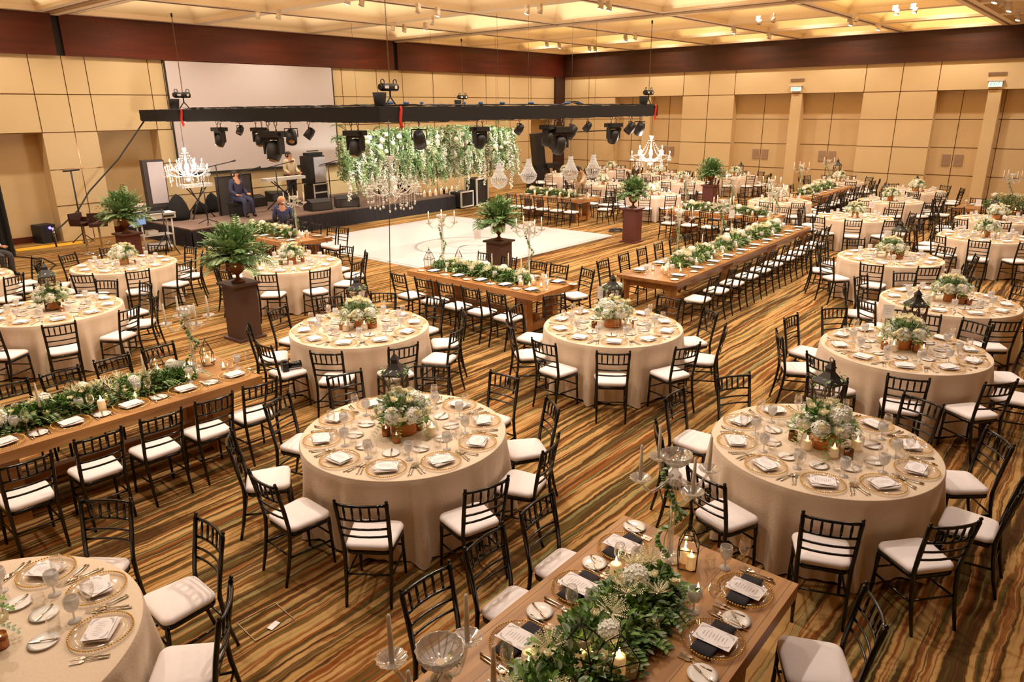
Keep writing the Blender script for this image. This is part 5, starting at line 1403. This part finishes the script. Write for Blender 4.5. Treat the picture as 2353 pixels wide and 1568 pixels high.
def kstand(x, y, z, rz, label, mt='case', w_=1.2):
    r = empty('keyboard', (x, y, z), rz); b = MB(); b.box((0, 0, .95), (w_, .32, .09)); b.obj('keyboard_body', mt, r)
    k_ = MB(); 
    for i in range(14): k_.box((-w_*.42+w_*.84*i/13, -.10, .999), (w_*.05, .10, .008))
    k_.obj('keys', 'china', r); s_ = MB()
    for sx in (-1, 1): s_.tube([(sx*w_*.4, -.2, 0), (-sx*w_*.3, .1, .9)], .018, 6); s_.tube([(sx*w_*.4, .2, 0), (-sx*w_*.3, -.1, .9)], .018, 6)
    s_.obj('stand', 'gear', r); return tag(r, label, 'keyboard')
P = at_y(658, 470, 20.8); kstand(P.x, 20.8, .5, .1, 'long white keyboard on a stand at stage centre', w_=1.5)
P = at_y(452, 440, 21.0); kstand(P.x, 21.0, .5, .1, 'small keyboard on black stand under left chandelier', w_=.9)
def mic(px, Y, h, label, boom=True, z=.5):
    P = at_y(px, 450, Y); r = empty('microphone_stand', (P.x, Y, z)); b = MB(); b.tube([(0, 0, .02), (0, 0, h)], .016, 6)
    for i in range(3): a = i*2.09; b.tube([(0, 0, .14), (.3*math.cos(a), .3*math.sin(a), .01)], .012, 5)
    if boom: b.tube([(-.35, 0, h-.06), (.55, 0, h+.08)], .014, 6)
    b.obj('stand', 'gear', r); m_ = MB(); e = (.6, 0, h+.09) if boom else (0, 0, h+.04); m_.tube([(e[0]-.05, 0, e[2]-.01), (e[0]+.06, 0, e[2]+.01)], [.018, .03], 8); m_.obj('microphone', 'geard', r); return tag(r, label, 'microphone stand', 'microphone stands')
mic(505, 21.5, 1.45, 'boom microphone stand left of the dark stage panels'); mic(560, 20.3, 1.3, 'boom microphone stand beside stage panels'); mic(640, 20.4, 1.4, 'boom microphone stand left of white keyboard'); mic(760, 21.3, 1.3, 'boom microphone stand right of the amplifier'); mic(880, 21.2, 1.35, 'microphone stand behind the hanging greenery'); mic(470, 19.6, 1.15, 'thin stand near the left front of stage', False)
def panel(px, Y, w_, h, label, rz=0, z=.5, mt='geard', name='acoustic_screen'):
    P = at_y(px, 450, Y); r = empty(name, (P.x, Y, z), rz); b = MB(); b.box((0, 0, h/2), (w_, .12, h)); b.obj('board', mt, r); b = MB()
    b.tube([(-w_/2, -.07, 0), (-w_/2, -.07, h), (w_/2, -.07, h), (w_/2, -.07, 0)], .02, 5); b.obj('edging', 'gear', r); return tag(r, label, 'panel')
panel(520, 20.9, .55, 1.15, 'tall dark acoustic panel left of the seated figure'); panel(562, 20.7, .5, 1.2, 'tall dark acoustic panel right of the seated figure', .15)
def bag(px, py, w_, h, label, Y=None):
    P = stg(px, py); r = MB(); rnd = random.Random(px); n = 14; prof = [(w_*.5, 0), (w_*.55, h*.25), (w_*.42, h*.6), (w_*.25, h*.85), (.01, h)]
    r.lathe(prof, n); r.v = [(x*(1+rnd.uniform(-.12, .12)), y*.7, z) for x, y, z in r.v]; return tag(r.obj('equipment_bag', 'blackcloth', None, (P.x, P.y+.2, .5)), label, 'bag')
bag(420, 507, .62, .75, 'large black covered equipment heap at stage left'); bag(498, 488, .5, .6, 'pointed black bag at stage middle'); bag(470, 492, .5, .35, 'low black bag beside the pointed one'); bag(530, 482, .6, .4, 'dark gear bag in front of panels')
# cylinders with white candles on the stage's right end, road cases, side lamps
P = stg(985, 452)
for i in range(7): tag(dup(CP['pillar'], (P.x-.2+i*.33, P.y+.05*i, .5), scale=1.6), 'white pillar candle on stage edge, %s from left' % ORD[i], 'candle', 'white candles on the stage edge')
def rcase(px, py, w_, h, label):
    P = at(px, py, 0); r = empty('road_case', (P.x, P.y+.2, 0), .15); b = MB(); b.box((0, 0, h/2+.05), (w_, .5, h)); b.obj('case', 'gear', r); b = MB()
    for x in (-w_/2, w_/2):
        for y in (-.26, .26): b.box((x, y, h/2+.05), (.05, .05, h+.03))
    for z in (.06, h+.05):
        b.box((0, -.26, z), (w_, .05, .05)); b.box((0, .26, z), (w_, .05, .05))
    b.obj('edging', 'case', r); return tag(r, label, 'case', 'road cases')
rcase(1070, 478, .75, .55, 'white-edged road case right of the stage'); rcase(1105, 472, .75, .95, 'tall white-edged road case behind central fern'); rcase(1040, 470, .5, .5, 'low case at the right end of stage')
def sidelamp():
    P = at(1262, 395, 0); P = at_y(1262, 420, 20.6); r = empty('spotlight_stand', (P.x+.3, 20.6, 0)); b = MB(); b.tube([(0, 0, 0), (0, 0, 2.6)], .03, 6); b.tube([(0, 0, 2.45), (3.6, -1.2, 2.5)], .03, 6); b.tube([(0, 0, .4), (.6, .2, 0)], .02, 5); b.tube([(0, 0, .4), (-.5, .3, 0)], .02, 5); b.tube([(0, 0, .4), (0, -.6, 0)], .02, 5); b.obj('stand', 'gear', r)
    h = MB(); h.box((-.1, -.15, 1.95), (.42, .4, .42), ry=.5); h.obj('lamp_head', 'gear', r); h = MB(); h.lathe([(.01, -.06), (.22, -.06), (.22, .06), (.01, .06)], 14, (-.15, 0, 2.45)); h.obj('reflector', 'gear', r); h = MB(); h.box((3.6, -1.2, 2.55), (.25, .15, .15), ry=.5); h.obj('clamp_lamp', 'gear', r)
    tag(r, 'black lamp stand with long crossbar near the corner column', 'stage light')
    P = at_y(1236, 410, 21.2); r = empty('loudspeaker', (P.x, 21.2, 0), -.4); b = MB(); b.box((0, 0, 1.6), (.45, .5, 1.7), ry=-.12); b.obj('cabinet', 'gear', r); b = MB(); b.box((0, 0, .45), (.9, .6, .9)); b.box((.6, -.2, 1.0), (.7, .5, .2)); b.obj('base_boxes', 'gear', r); tag(r, 'black loudspeaker pile behind the small chandeliers', 'speaker')
sidelamp()
# left side: black drape, sub, bar stools, cable ramp, keyboard cart
b = MB(); vs = []
pd = at(38, 588, 0)
for i in range(31):
    x = pd.x-1.5+1.5*i/30; y = pd.y+.05*math.sin(i*1.7); vs += [(x, y, 0), (x, y, 2.05)]
    vs += [(x, y+.25, 0), (x, y+.25, 2.05)]
fs = []
for i in range(30): o_ = i*4; fs += [(o_, o_+4, o_+5, o_+1), (o_+2, o_+3, o_+7, o_+6), (o_+1, o_+5, o_+7, o_+3)]
o_ = 120; fs += [(o_, o_+2, o_+3, o_+1), (0, 1, 3, 2)]
b.add(vs, fs, 0, False); tag(b.obj('black_drape', 'blackcloth'), 'tall black masking drape at the left photo edge', 'drape')
P = at(103, 556, 0); r = empty('subwoofer', (P.x, P.y-.12, 0), .2); b = MB(); b.box((0, 0, .26), (.42, .45, .5)); b.obj('cabinet', 'gear', r); b = MB(); b.tube([(.12, -.25, .02), (.12, -.25, .42)], .04, 8); b.obj('tube', 'chrome', r); b = MB(); b.ball((.05, -.24, .42), .04, 8, 5); b.obj('lamp', 'uv', r); tag(r, 'black speaker box with blue lamp by the left wall', 'speaker')
a0, a1 = at(35, 577, 0), at(188, 558, 0); q_ = MB(); L_ = (a1-a0).length
q_.add([(0, -.14, .0), (0, -.03, .05), (0, .03, .05), (0, .14, 0), (L_, -.14, 0), (L_, -.03, .05), (L_, .03, .05), (L_, .14, 0)], [(0, 1, 5, 4), (1, 2, 6, 5), (2, 3, 7, 6), (0, 3, 2, 1), (4, 5, 6, 7)]); o = q_.obj('cable_ramp', 'yellow', None, (a0.x, a0.y, .002)); o.rotation_euler = (0, 0, math.atan2(a1.y-a0.y, a1.x-a0.x)); tag(o, 'yellow cable ramp on the carpet by the left wall', 'cable ramp')
q_ = MB(); q_.tube([at(20, 588, .02), at(60, 592, .02), at(100, 594, .02), at(128, 608, .02), at(112, 622, .02)], .014, 5); tag(q_.obj('floor_cable', 'gear'), 'black cable snaking in front of the yellow ramp', 'cable')
for i, (px, py) in enumerate(((65, 548), (75, 551), (52, 552))):
    P = at(px, py, 0); q_ = MB(); q_.tube([(.16*math.cos(a)*(1+.1*k_), .12*math.sin(a), .03+.01*k_) for k_ in range(3) for a in [2*pi*t/14 for t in range(14)]], .02, 5); tag(q_.obj('cable_coil', 'red' if i < 2 else 'gear', None, (P.x, P.y-.1, 0)), ('red cable coil, left one by the speaker box', 'red cable coil, right one by the speaker box', 'black cable coil by the red ones')[i], 'cable')
def stool(px, py, label, rz):
    P = at(px, py, 0); r = empty('bar_stool', (P.x, P.y, 0), rz); b = MB(); b.lathe([(.20, 0), (.20, .015), (.03, .03), (.025, .06), (.025, .74), (.03, .74)], 18); b.tube([(.02, 0, .30), (.2, 0, .30), (.22, .12, .30), (.22, -.12, .30)][:2], .012, 6); b.tube([(.2*math.cos(a), .2*math.sin(a), .30) for a in [R(-60+i*12) for i in range(11)]], .010, 5); b.obj('base', 'chrome', r)
    s_ = MB(); s_.box((0, 0, .78), (.42, .40, .08)); s_.box((0, .19, .92), (.42, .05, .26)); s_.box((-.20, .05, .86), (.04, .3, .14)); s_.box((.20, .05, .86), (.04, .3, .14)); s_.obj('seat', 'leather', r); return tag(r, label, 'stool', 'brown bar stools')
stool(203, 583, 'brown leather bar stool, left one by the wall', .5); stool(238, 585, 'brown leather bar stool, right one beside the fern', -.3)
P = at(195, 560, 0); r = empty('microphone_stand', (P.x, P.y, 0)); b = MB(); b.tube([(0, 0, 0), (0, 0, 2.0)], .02, 6); b.tube([(-.2, 0, 2.0), (.22, 0, 2.02)], .025, 6)
for i in range(3): a = i*2.09+.4; b.tube([(0, 0, .3), (.35*math.cos(a), .35*math.sin(a), 0)], .014, 5)
b.obj('stand', 'gear', r); tag(r, 'T-topped stand behind the bar stools', 'stand')
def cart():
    P = at(365, 578, 0); r = empty('mixer_cart', (P.x, P.y, 0), -.1); f_ = MB()
    for sx in (-1, 1):
        for sy in (-1, 1): f_.tube([(sx*.36, sy*.2, .02), (sx*.38, sy*.2, .86)], .022, 6)
    f_.box((0, 0, .12), (.72, .4, .03)); f_.box((0, 0, .45), (.72, .4, .02)); f_.obj('frame', 'case', r)
    t = MB(); t.box((0, 0, .93), (.98, .46, .13)); t.box((0, 0, 1.0), (1.0, .48, .02)); t.obj('white_console', 'case', r)
    k_ = MB(); k_.box((-.27, -.24, .93), (.32, .01, .05)); k_.box((.30, -.24, .93), (.28, .01, .05)); k_.box((0, 0, 1.02), (.5, .3, .04)); k_.obj('controls', 'gear', r)
    s_ = MB(); s_.box((-.12, -.02, .20), (.3, .3, .10)); s_.box((.15, 0, .19), (.26, .3, .10)); s_.box((-.1, 0, .52), (.24, .3, .10)); s_.obj('boxes', 'case', r)
    m_ = MB(); m_.box((-.28, .1, 1.16), (.36, .04, .22), rx=-.3); m_.obj('laptop_screen', 'screen', r); tag(r, 'white sound console on a cart left of stage', 'console')
    q = empty('microphone_stand', (P.x+.05, P.y-.45, 0)); b = MB(); b.tube([(0, 0, .02), (0, 0, 1.15)], .016, 6)
    for i in range(3): a = i*2.09+.9; b.tube([(0, 0, .5), (.38*math.cos(a), .38*math.sin(a), .0)], .014, 5)
    b.obj('stand', 'gear', q); tag(q, 'black tripod stand in front of the white console', 'stand')
cart()
P = at(330, 525, 0); r = empty('desk', (P.x, P.y, 0), .1); b = MB(); b.box((0, 0, .72), (1.5, .7, .04)); 
for sx in (-1, 1):
    for sy in (-1, 1): b.box((sx*.7, sy*.3, .35), (.05, .05, .7))
b.obj('frame', 'gear', r); b = MB(); b.box((0, -.33, .38), (1.5, .03, .64)); b.obj('black_skirt', 'blackcloth', r); tag(r, 'black-skirted equipment desk behind the left fern', 'desk')
P = at(330, 525, .74); r = empty('computer_monitor', (P.x-.1, P.y+.1, .74), .2); b = MB(); b.box((0, 0, .22), (.5, .03, .32)); b.box((0, .03, .03), (.2, .16, .02)); b.box((0, .03, .08), (.04, .03, .12)); b.obj('housing', 'gear', r); b = MB(); b.box((0, -.018, .22), (.46, .006, .28)); b.obj('screen', mat('lit_screen', (120, 150, 190), .3, emit=(120, 150, 200), es=.6), r); tag(r, 'lit computer monitor on the desk behind left fern', 'monitor')

# ------------------------------------------------------------------ people
def person(loc, rz, joints, label, shirt, trousers, hairm='hair', s=1.0):
    """joints: positions of a posed skeleton, metres, facing -Y"""
    r = empty('person', loc, rz); r.scale = (s, s, s)
    J = joints
    def skin(nm, verts, edges, mt, root=0, sub=1):
        me = bpy.data.meshes.new(nm); me.from_pydata([v[0] for v in verts], edges, []); me.materials.append(M[mt]); o = bpy.data.objects.new(nm, me); col.objects.link(o); o.parent = r
        md = o.modifiers.new('skin', 'SKIN'); md.use_smooth_shade = True
        for i, v in enumerate(verts): sv = me.skin_vertices[0].data[i]; q = v[1]; sv.radius = (q, q) if not isinstance(q, tuple) else q; sv.use_root = (i == root)
        sb = o.modifiers.new('sub', 'SUBSURF'); sb.levels = sub; sb.render_levels = sub; return o
    names = ['pelvis', 'waist', 'chest', 'neck', 'head', 'crown', 'shL', 'elL', 'wrL', 'haL', 'shR', 'elR', 'wrR', 'haR', 'hipL', 'knL', 'anL', 'toL', 'hipR', 'knR', 'anR', 'toR']
    rad = {'pelvis': .125, 'waist': .11, 'chest': (.15, .11), 'neck': .052, 'head': .085, 'crown': .07, 'shL': .062, 'shR': .062, 'elL': .043, 'elR': .043, 'wrL': .028, 'wrR': .028, 'haL': (.036, .02), 'haR': (.036, .02), 'hipL': .09, 'hipR': .09, 'knL': .058, 'knR': .058, 'anL': .038, 'anR': .038, 'toL': .035, 'toR': .035}
    ed = [('pelvis', 'waist'), ('waist', 'chest'), ('chest', 'neck'), ('neck', 'head'), ('head', 'crown'), ('chest', 'shL'), ('shL', 'elL'), ('elL', 'wrL'), ('wrL', 'haL'), ('chest', 'shR'), ('shR', 'elR'), ('elR', 'wrR'), ('wrR', 'haR'), ('pelvis', 'hipL'), ('hipL', 'knL'), ('knL', 'anL'), ('anL', 'toL'), ('pelvis', 'hipR'), ('hipR', 'knR'), ('knR', 'anR'), ('anR', 'toR')]
    V = [(J[n], rad[n]) for n in names]; E_ = [(names.index(a), names.index(b)) for a, b in ed]
    for h in ('haL', 'haR'):   # five fingers each
        hv = Vector(J[h]); w_ = Vector(J['wr'+h[-1]]); d = (hv-w_).normalized(); sd = d.cross(Vector((0, 1, .3))).normalized()
        for k_ in range(5):
            o0 = sd*(-.028+.018*k_) if k_ < 4 else sd*-.045; L_ = (.07, .08, .075, .055, .05)[k_]; b0 = hv+o0 if k_ < 4 else hv+o0*.8-d*.03
            i0 = len(V); V.append((tuple(b0+d*.015), .009)); V.append((tuple(b0+d*L_*.6+Vector((0, -.008, -.004))), .008)); V.append((tuple(b0+d*L_+Vector((0, -.02, -.01))), .006)); E_ += [(names.index(h), i0), (i0, i0+1), (i0+1, i0+2)]
    skin('body', V, E_, 'skin')
    def sub_(keys, grow, mt, nm):
        ix = {k_: i for i, k_ in enumerate(keys)}
        skin(nm, [(J[k_], tuple(a+grow for a in (rad[k_] if isinstance(rad[k_], tuple) else (rad[k_],)*2))) for k_ in keys], [(ix[a], ix[b]) for a, b in ed if a in ix and b in ix], mt)
    sub_(['pelvis', 'waist', 'chest', 'shL', 'elL', 'wrL', 'shR', 'elR', 'wrR'], .022, shirt, 'jacket')
    sub_(['pelvis', 'hipL', 'knL', 'anL', 'hipR', 'knR', 'anR'], .018, trousers, 'trousers')
    sub_(['anL', 'toL'], .014, 'black', 'shoe'); sub_(['anR', 'toR'], .014, 'black', 'shoe')
    H = Vector(J['head']); C = Vector(J['crown']); u = (C-H).normalized()
    h = MB(); h.lathe([(.086, -.05), (.098, -.01), (.104, .03), (.098, .075), (.07, .115), (.03, .132), (.001, .135)], 16); o = h.obj('hair', hairm, r, tuple(H-u*.015+Vector((0, .042, 0)))); o.rotation_mode = 'QUATERNION'; o.rotation_quaternion = Vector((0, 0, 1)).rotation_difference(u)
    n_ = MB(); fwd = (Vector((0, -1, 0))-u*u.dot(Vector((0, -1, 0)))).normalized(); n_.tube([H+fwd*.085+u*.02, H+fwd*.118-u*.02], [.008, .016], 6); n_.obj('nose', 'skin', r)
    e = MB(); sx = u.cross(fwd)
    for s_ in (-1, 1): e.ball(H+fwd*.09+sx*s_*.032+u*.022, .011, 8, 5)
    e.obj('eyes', 'hair', r); e = MB(); e.tube([H+fwd*.092-u*.048-sx*.022, H+fwd*.098-u*.05, H+fwd*.092-u*.048+sx*.022], .005, 5); e.obj('mouth', mat('lips', (150, 84, 74), .6) if 'lips' not in bpy.data.materials else bpy.data.materials['lips'], r)
    for s_ in (-1, 1): e = MB(); e.ball(H+sx*s_*.092, .022, 8, 5, sz=1.3); e.obj('ear', 'skin', r)
    return tag(r, label, 'person')
def pose(kind):
    s = {'pelvis': (0, 0, .95), 'waist': (0, 0, 1.12), 'chest': (0, 0, 1.34), 'neck': (0, 0, 1.52), 'head': (0, -.01, 1.62), 'crown': (0, 0, 1.69), 'shL': (.17, 0, 1.44), 'shR': (-.17, 0, 1.44), 'elL': (.23, 0, 1.16), 'elR': (-.23, 0, 1.16), 'wrL': (.2, -.2, 1.05), 'wrR': (-.2, -.2, 1.05), 'haL': (.18, -.28, 1.05), 'haR': (-.18, -.28, 1.05), 'hipL': (.09, 0, .9), 'hipR': (-.09, 0, .9), 'knL': (.10, -.02, .5), 'knR': (-.10, -.02, .5), 'anL': (.11, .02, .08), 'anR': (-.11, .02, .08), 'toL': (.12, -.12, .04), 'toR': (-.12, -.12, .04)}
    if kind == 'sit':
        for k_ in ('pelvis', 'waist', 'chest', 'neck', 'head', 'crown', 'shL', 'shR', 'elL', 'elR', 'wrL', 'wrR', 'haL', 'haR'): s[k_] = (s[k_][0], s[k_][1], s[k_][2]-.38)
        for q in 'LR': sg = 1 if q == 'L' else -1; s['hip'+q] = (.1*sg, -.04, .55); s['kn'+q] = (.13*sg, -.42, .52); s['an'+q] = (.13*sg, -.40, .09); s['to'+q] = (.14*sg, -.54, .05)
    if kind == 'lean':
        for k_, v in (('waist', (0, -.10, 1.12)), ('chest', (0, -.30, 1.27)), ('neck', (0, -.44, 1.36)), ('head', (0, -.52, 1.42)), ('crown', (0, -.57, 1.47)), ('shL', (.17, -.34, 1.30)), ('shR', (-.17, -.34, 1.30)), ('elL', (.22, -.45, 1.06)), ('elR', (-.22, -.45, 1.06)), ('wrL', (.16, -.62, .95)), ('wrR', (-.16, -.62, .95)), ('haL', (.13, -.69, .93)), ('haR', (-.13, -.69, .93))): s[k_] = v
    return s
P = at(658, 540, 0); Ps = at_y(652, 510, 17.2)
person((Ps.x, 17.2, 0), R(150), pose('sit'), 'person seated with back turned, navy shirt, before the stage', 'navyl', 'greytr', 'skin')
chair(Ps.x, 17.2, R(60), 'black ballroom chair under the person in navy', 'chairs along the long tables')
P = at_d(1335, 400, 27.0); person((P.x, P.y, 0), R(-70), pose('lean'), 'person in cream jacket leaning over a far table', 'creamj', 'creamj')
for px, Y, lb, rz in ((872, 21.4, 'person in black suit standing left behind hanging greenery', .1), (935, 21.2, 'person in black suit behind the amber chandelier', -.1), (918, 22.0, 'person in dark suit farthest back behind greenery', .2)):
    Q = at_y(px, 430, Y); person((Q.x, Y, .5), rz, pose('stand'), lb, 'suit', 'suit')
Q = at_y(545, 440, 20.2); person((Q.x, 20.2, .5), .2, pose('sit'), 'person in blue jeans seated between stage panels', 'navy', 'navy'); q_ = MB(); q_.box((0, .05, .40), (.5, .35, .08)); q_.box((0, .05, .18), (.44, .3, .36)); tag(q_.obj('equipment_box', 'gear', None, (Q.x, 20.22, .5)), 'black box seat under the person in jeans', 'box')
Q = at_y(672, 440, 21.4); person((Q.x, 21.4, .5), .1, pose('stand'), 'person in pale clothes behind the white keyboard', 'creamj', 'greytr')
Q = at(2, 640, 0); person((Q.x-.1, Q.y+.2, 0), R(40), pose('sit'), 'person in light blue shirt seated at left edge', 'blush', 'greytr')
Qc = (Q.x-.1, Q.y+.2); chair(Qc[0], Qc[1], R(-50), 'black ballroom chair under the person in light blue', 'chairs around the round tables')

# ------------------------------------------------------------------ small things
P = at(655, 852, .48); r = empty('camera', (P.x, P.y, .481), R(-20)); b = MB(); b.box((0, 0, .055), (.14, .07, .10)); b.box((0, 0, .115), (.06, .05, .03)); b.obj('body', 'gear', r); b = MB(); b.tube([(.0, -.03, .055), (0, -.17, .055), (0, -.20, .055)], [.038, .042, .045], 16); b.obj('lens', 'black', r); r.rotation_euler = (0, 0, R(70)); tag(r, 'black photo camera lying on a chair seat', 'camera')
sk = empty('floor_socket', (2.09, 4.15, .002), R(-3)); b = MB()
for a in ((-.15, 0, .005, .27), (.15, 0, .005, .27), (0, -.135, .305, .005), (0, .135, .305, .005)): b.box((a[0], a[1], .003), (a[2], a[3], .006))
b.obj('metal_rim', 'plate', sk); tag(sk, 'square floor socket cover with metal rim in carpet', 'floor socket')
P = at(629, 1440, 0); b = MB(); b.box((0, 0, .002), (.085, .05, .003)); tag(b.obj('paper_tag', 'paper', None, (P.x, P.y, .006), R(15)), 'small white paper tag beside the floor socket', 'paper')
# cable edge and coil beside the dance floor
q_ = MB(); q_.tube([at(890, 602, .03), at(960, 600, .03), at(985, 612, .03), (11.0, 11.02, .03), (13.5, 11.0, .03), (15.5, 10.98, .03), (17.0, 10.98, .03)], .008, 5)
q_.tube([(.55+at(1400, 540, 0).x, at(1400, 540, 0).y+.05*math.sin(i), .03+.01*(i % 3)) for i in range(2)], .01, 5)
tag(q_.obj('floor_cable', 'gear'), 'thin black cable along the near edge of white floor', 'cable')
P = at(1415, 532, 0); q_ = MB(); q_.tube([(.25*math.cos(i*.9)*(1+.3*math.sin(i)), .2*math.sin(i*.9), .02+.012*(i % 4)) for i in range(40)], .012, 5); tag(q_.obj('cable_coil', 'gear', None, (P.x, P.y, 0)), 'tangled black cable coil left of the maroon plinth', 'cable')
P = at(897, 690, 0)
# exit signs and grilles on the right wall
for y, d_ in ((11.18, 'above the left pillar'), (4.32, 'above the right pillar')):
    r = empty('exit_sign', (XW-.06, y, 4.18)); b = MB(); b.box((0, 0, .12), (.10, .50, .05)); b.box((0, 0, .0), (.05, .42, .2)); b.obj('housing', 'white', r)
    b = MB(); b.box((-.03, 0, -.01), (.012, .40, .16)); b.obj('lit_face', 'signw', r)
    cu = bpy.data.curves.new('exit_text', 'FONT'); cu.body = 'EXIT'; cu.size = .15; cu.align_x = 'CENTER'; cu.align_y = 'CENTER'; cu.extrude = .001; cu.materials.append(M['signg']); t0 = bpy.data.objects.new('exit_text', cu); col.objects.link(t0); me = bpy.data.meshes.new_from_object(t0.evaluated_get(bpy.context.evaluated_depsgraph_get())); bpy.data.objects.remove(t0); t = bpy.data.objects.new('lettering', me); col.objects.link(t); t.parent = r; t.location = (-.038, 0, -.01); t.rotation_euler = (pi/2, 0, -pi/2)
    tag(r, 'lit exit sign on the right wall '+d_, 'sign', 'exit signs')
    g = MB(); g.box((0, 0, 0), (.03, .55, .10)); 
    for k_ in range(3): g.box((-.018, 0, -.03+.03*k_), (.01, .5, .01))
    tag(g.obj('air_grille', 'plate', None, (XW-.02, y, 4.52)), 'small air grille over the exit sign '+d_, 'vent', 'air grilles')
# ceiling spotlights and downlights
def track_lamp(px, py, lit, label, k_):
    P = at(px, py, 5.86)
    if P.x > 30.6 or P.y > 22.7: P = at(px, py, 5.95)
    r = empty('track_spotlight', P); b = MB(); b.tube([(0, 0, .19), (0, 0, .05)], .015, 6); b.box((.06, .06, .12), (.08, .12, .13)); b.obj('bracket', 'white', r)
    h = MB(); h.lathe([(.035, .09), (.05, .07), (.075, -.05), (.07, -.05), (.001, -.03)], 14); o = h.obj('lamp_head', 'white', r); o.rotation_euler = (.25, .2, 0)
    l = MB(); l.lathe([(.066, -.045), (.04, -.055), (.001, -.058)], 12); l.obj('lens', 'lens' if lit else 'lensoff', o)
    return tag(r, label, 'spotlight', 'ceiling track spotlights')
def vis_words(px): return 'left' if px < 700 else 'middle' if px < 1400 else 'right'
TL = [(592, 38, 0), (640, 39, 0), (799, 5, 1), (831, 9, 0), (903, 66, 0), (929, 70, 0), (961, 25, 0), (1006, 33, 1), (978, 66, 1), (992, 53, 0), (1211, 28, 1), (1241, 26, 0), (1381, 16, 1), (1400, 20, 1), (1257, 105, 1), (1286, 108, 1), (1355, 115, 1), (1368, 116, 1), (1438, 92, 1), (1460, 87, 0), (1687, 74, 1), (1745, 52, 0), (1777, 47, 0), (1768, 86, 0), (1955, 55, 1), (1967, 46, 0), (2019, 66, 1), (2060, 29, 1), (2102, 25, 1), (2305, 12, 0), (2320, 22, 1), (2340, 43, 1), (2287, 2, 1)]
cntr = {}
for px, py, lit in TL:
    k_ = vis_words(px); cntr[k_] = cntr.get(k_, 0)+1
    track_lamp(px, py, lit, '%s track spotlight on the ceiling, %s %s of photo' % ('lit' if lit else 'unlit', ORD[cntr[k_]-1], k_), k_)
for i, (px, py) in enumerate(((520, 17), (1437, 16), (1626, 51), (1718, 69), (1784, 82), (1196, 89), (1393, 110))):
    P = at(px, py, 6.05); q_ = MB(); r = empty('recessed_downlight', (P.x, P.y, 6.045)); q_.lathe([(.10, -.004), (.125, -.004), (.125, .004), (.10, .004)], 18); q_.obj('trim_ring', 'white', r); q_ = MB(); q_.lathe([(.10, -.003), (.10, .0), (.001, .0)], 18); q_.f = q_.f; q_.obj('glowing_lens', 'lens', r)
    tag(r, 'glowing recessed downlight in ceiling beam, %s from left' % ORD[(0, 3, 4, 5, 6, 1, 2)[i]], 'downlight', 'recessed downlights')

kill_protos()
print('CHAIRS', NCH[0], 'OBJECTS', len(bpy.data.objects))
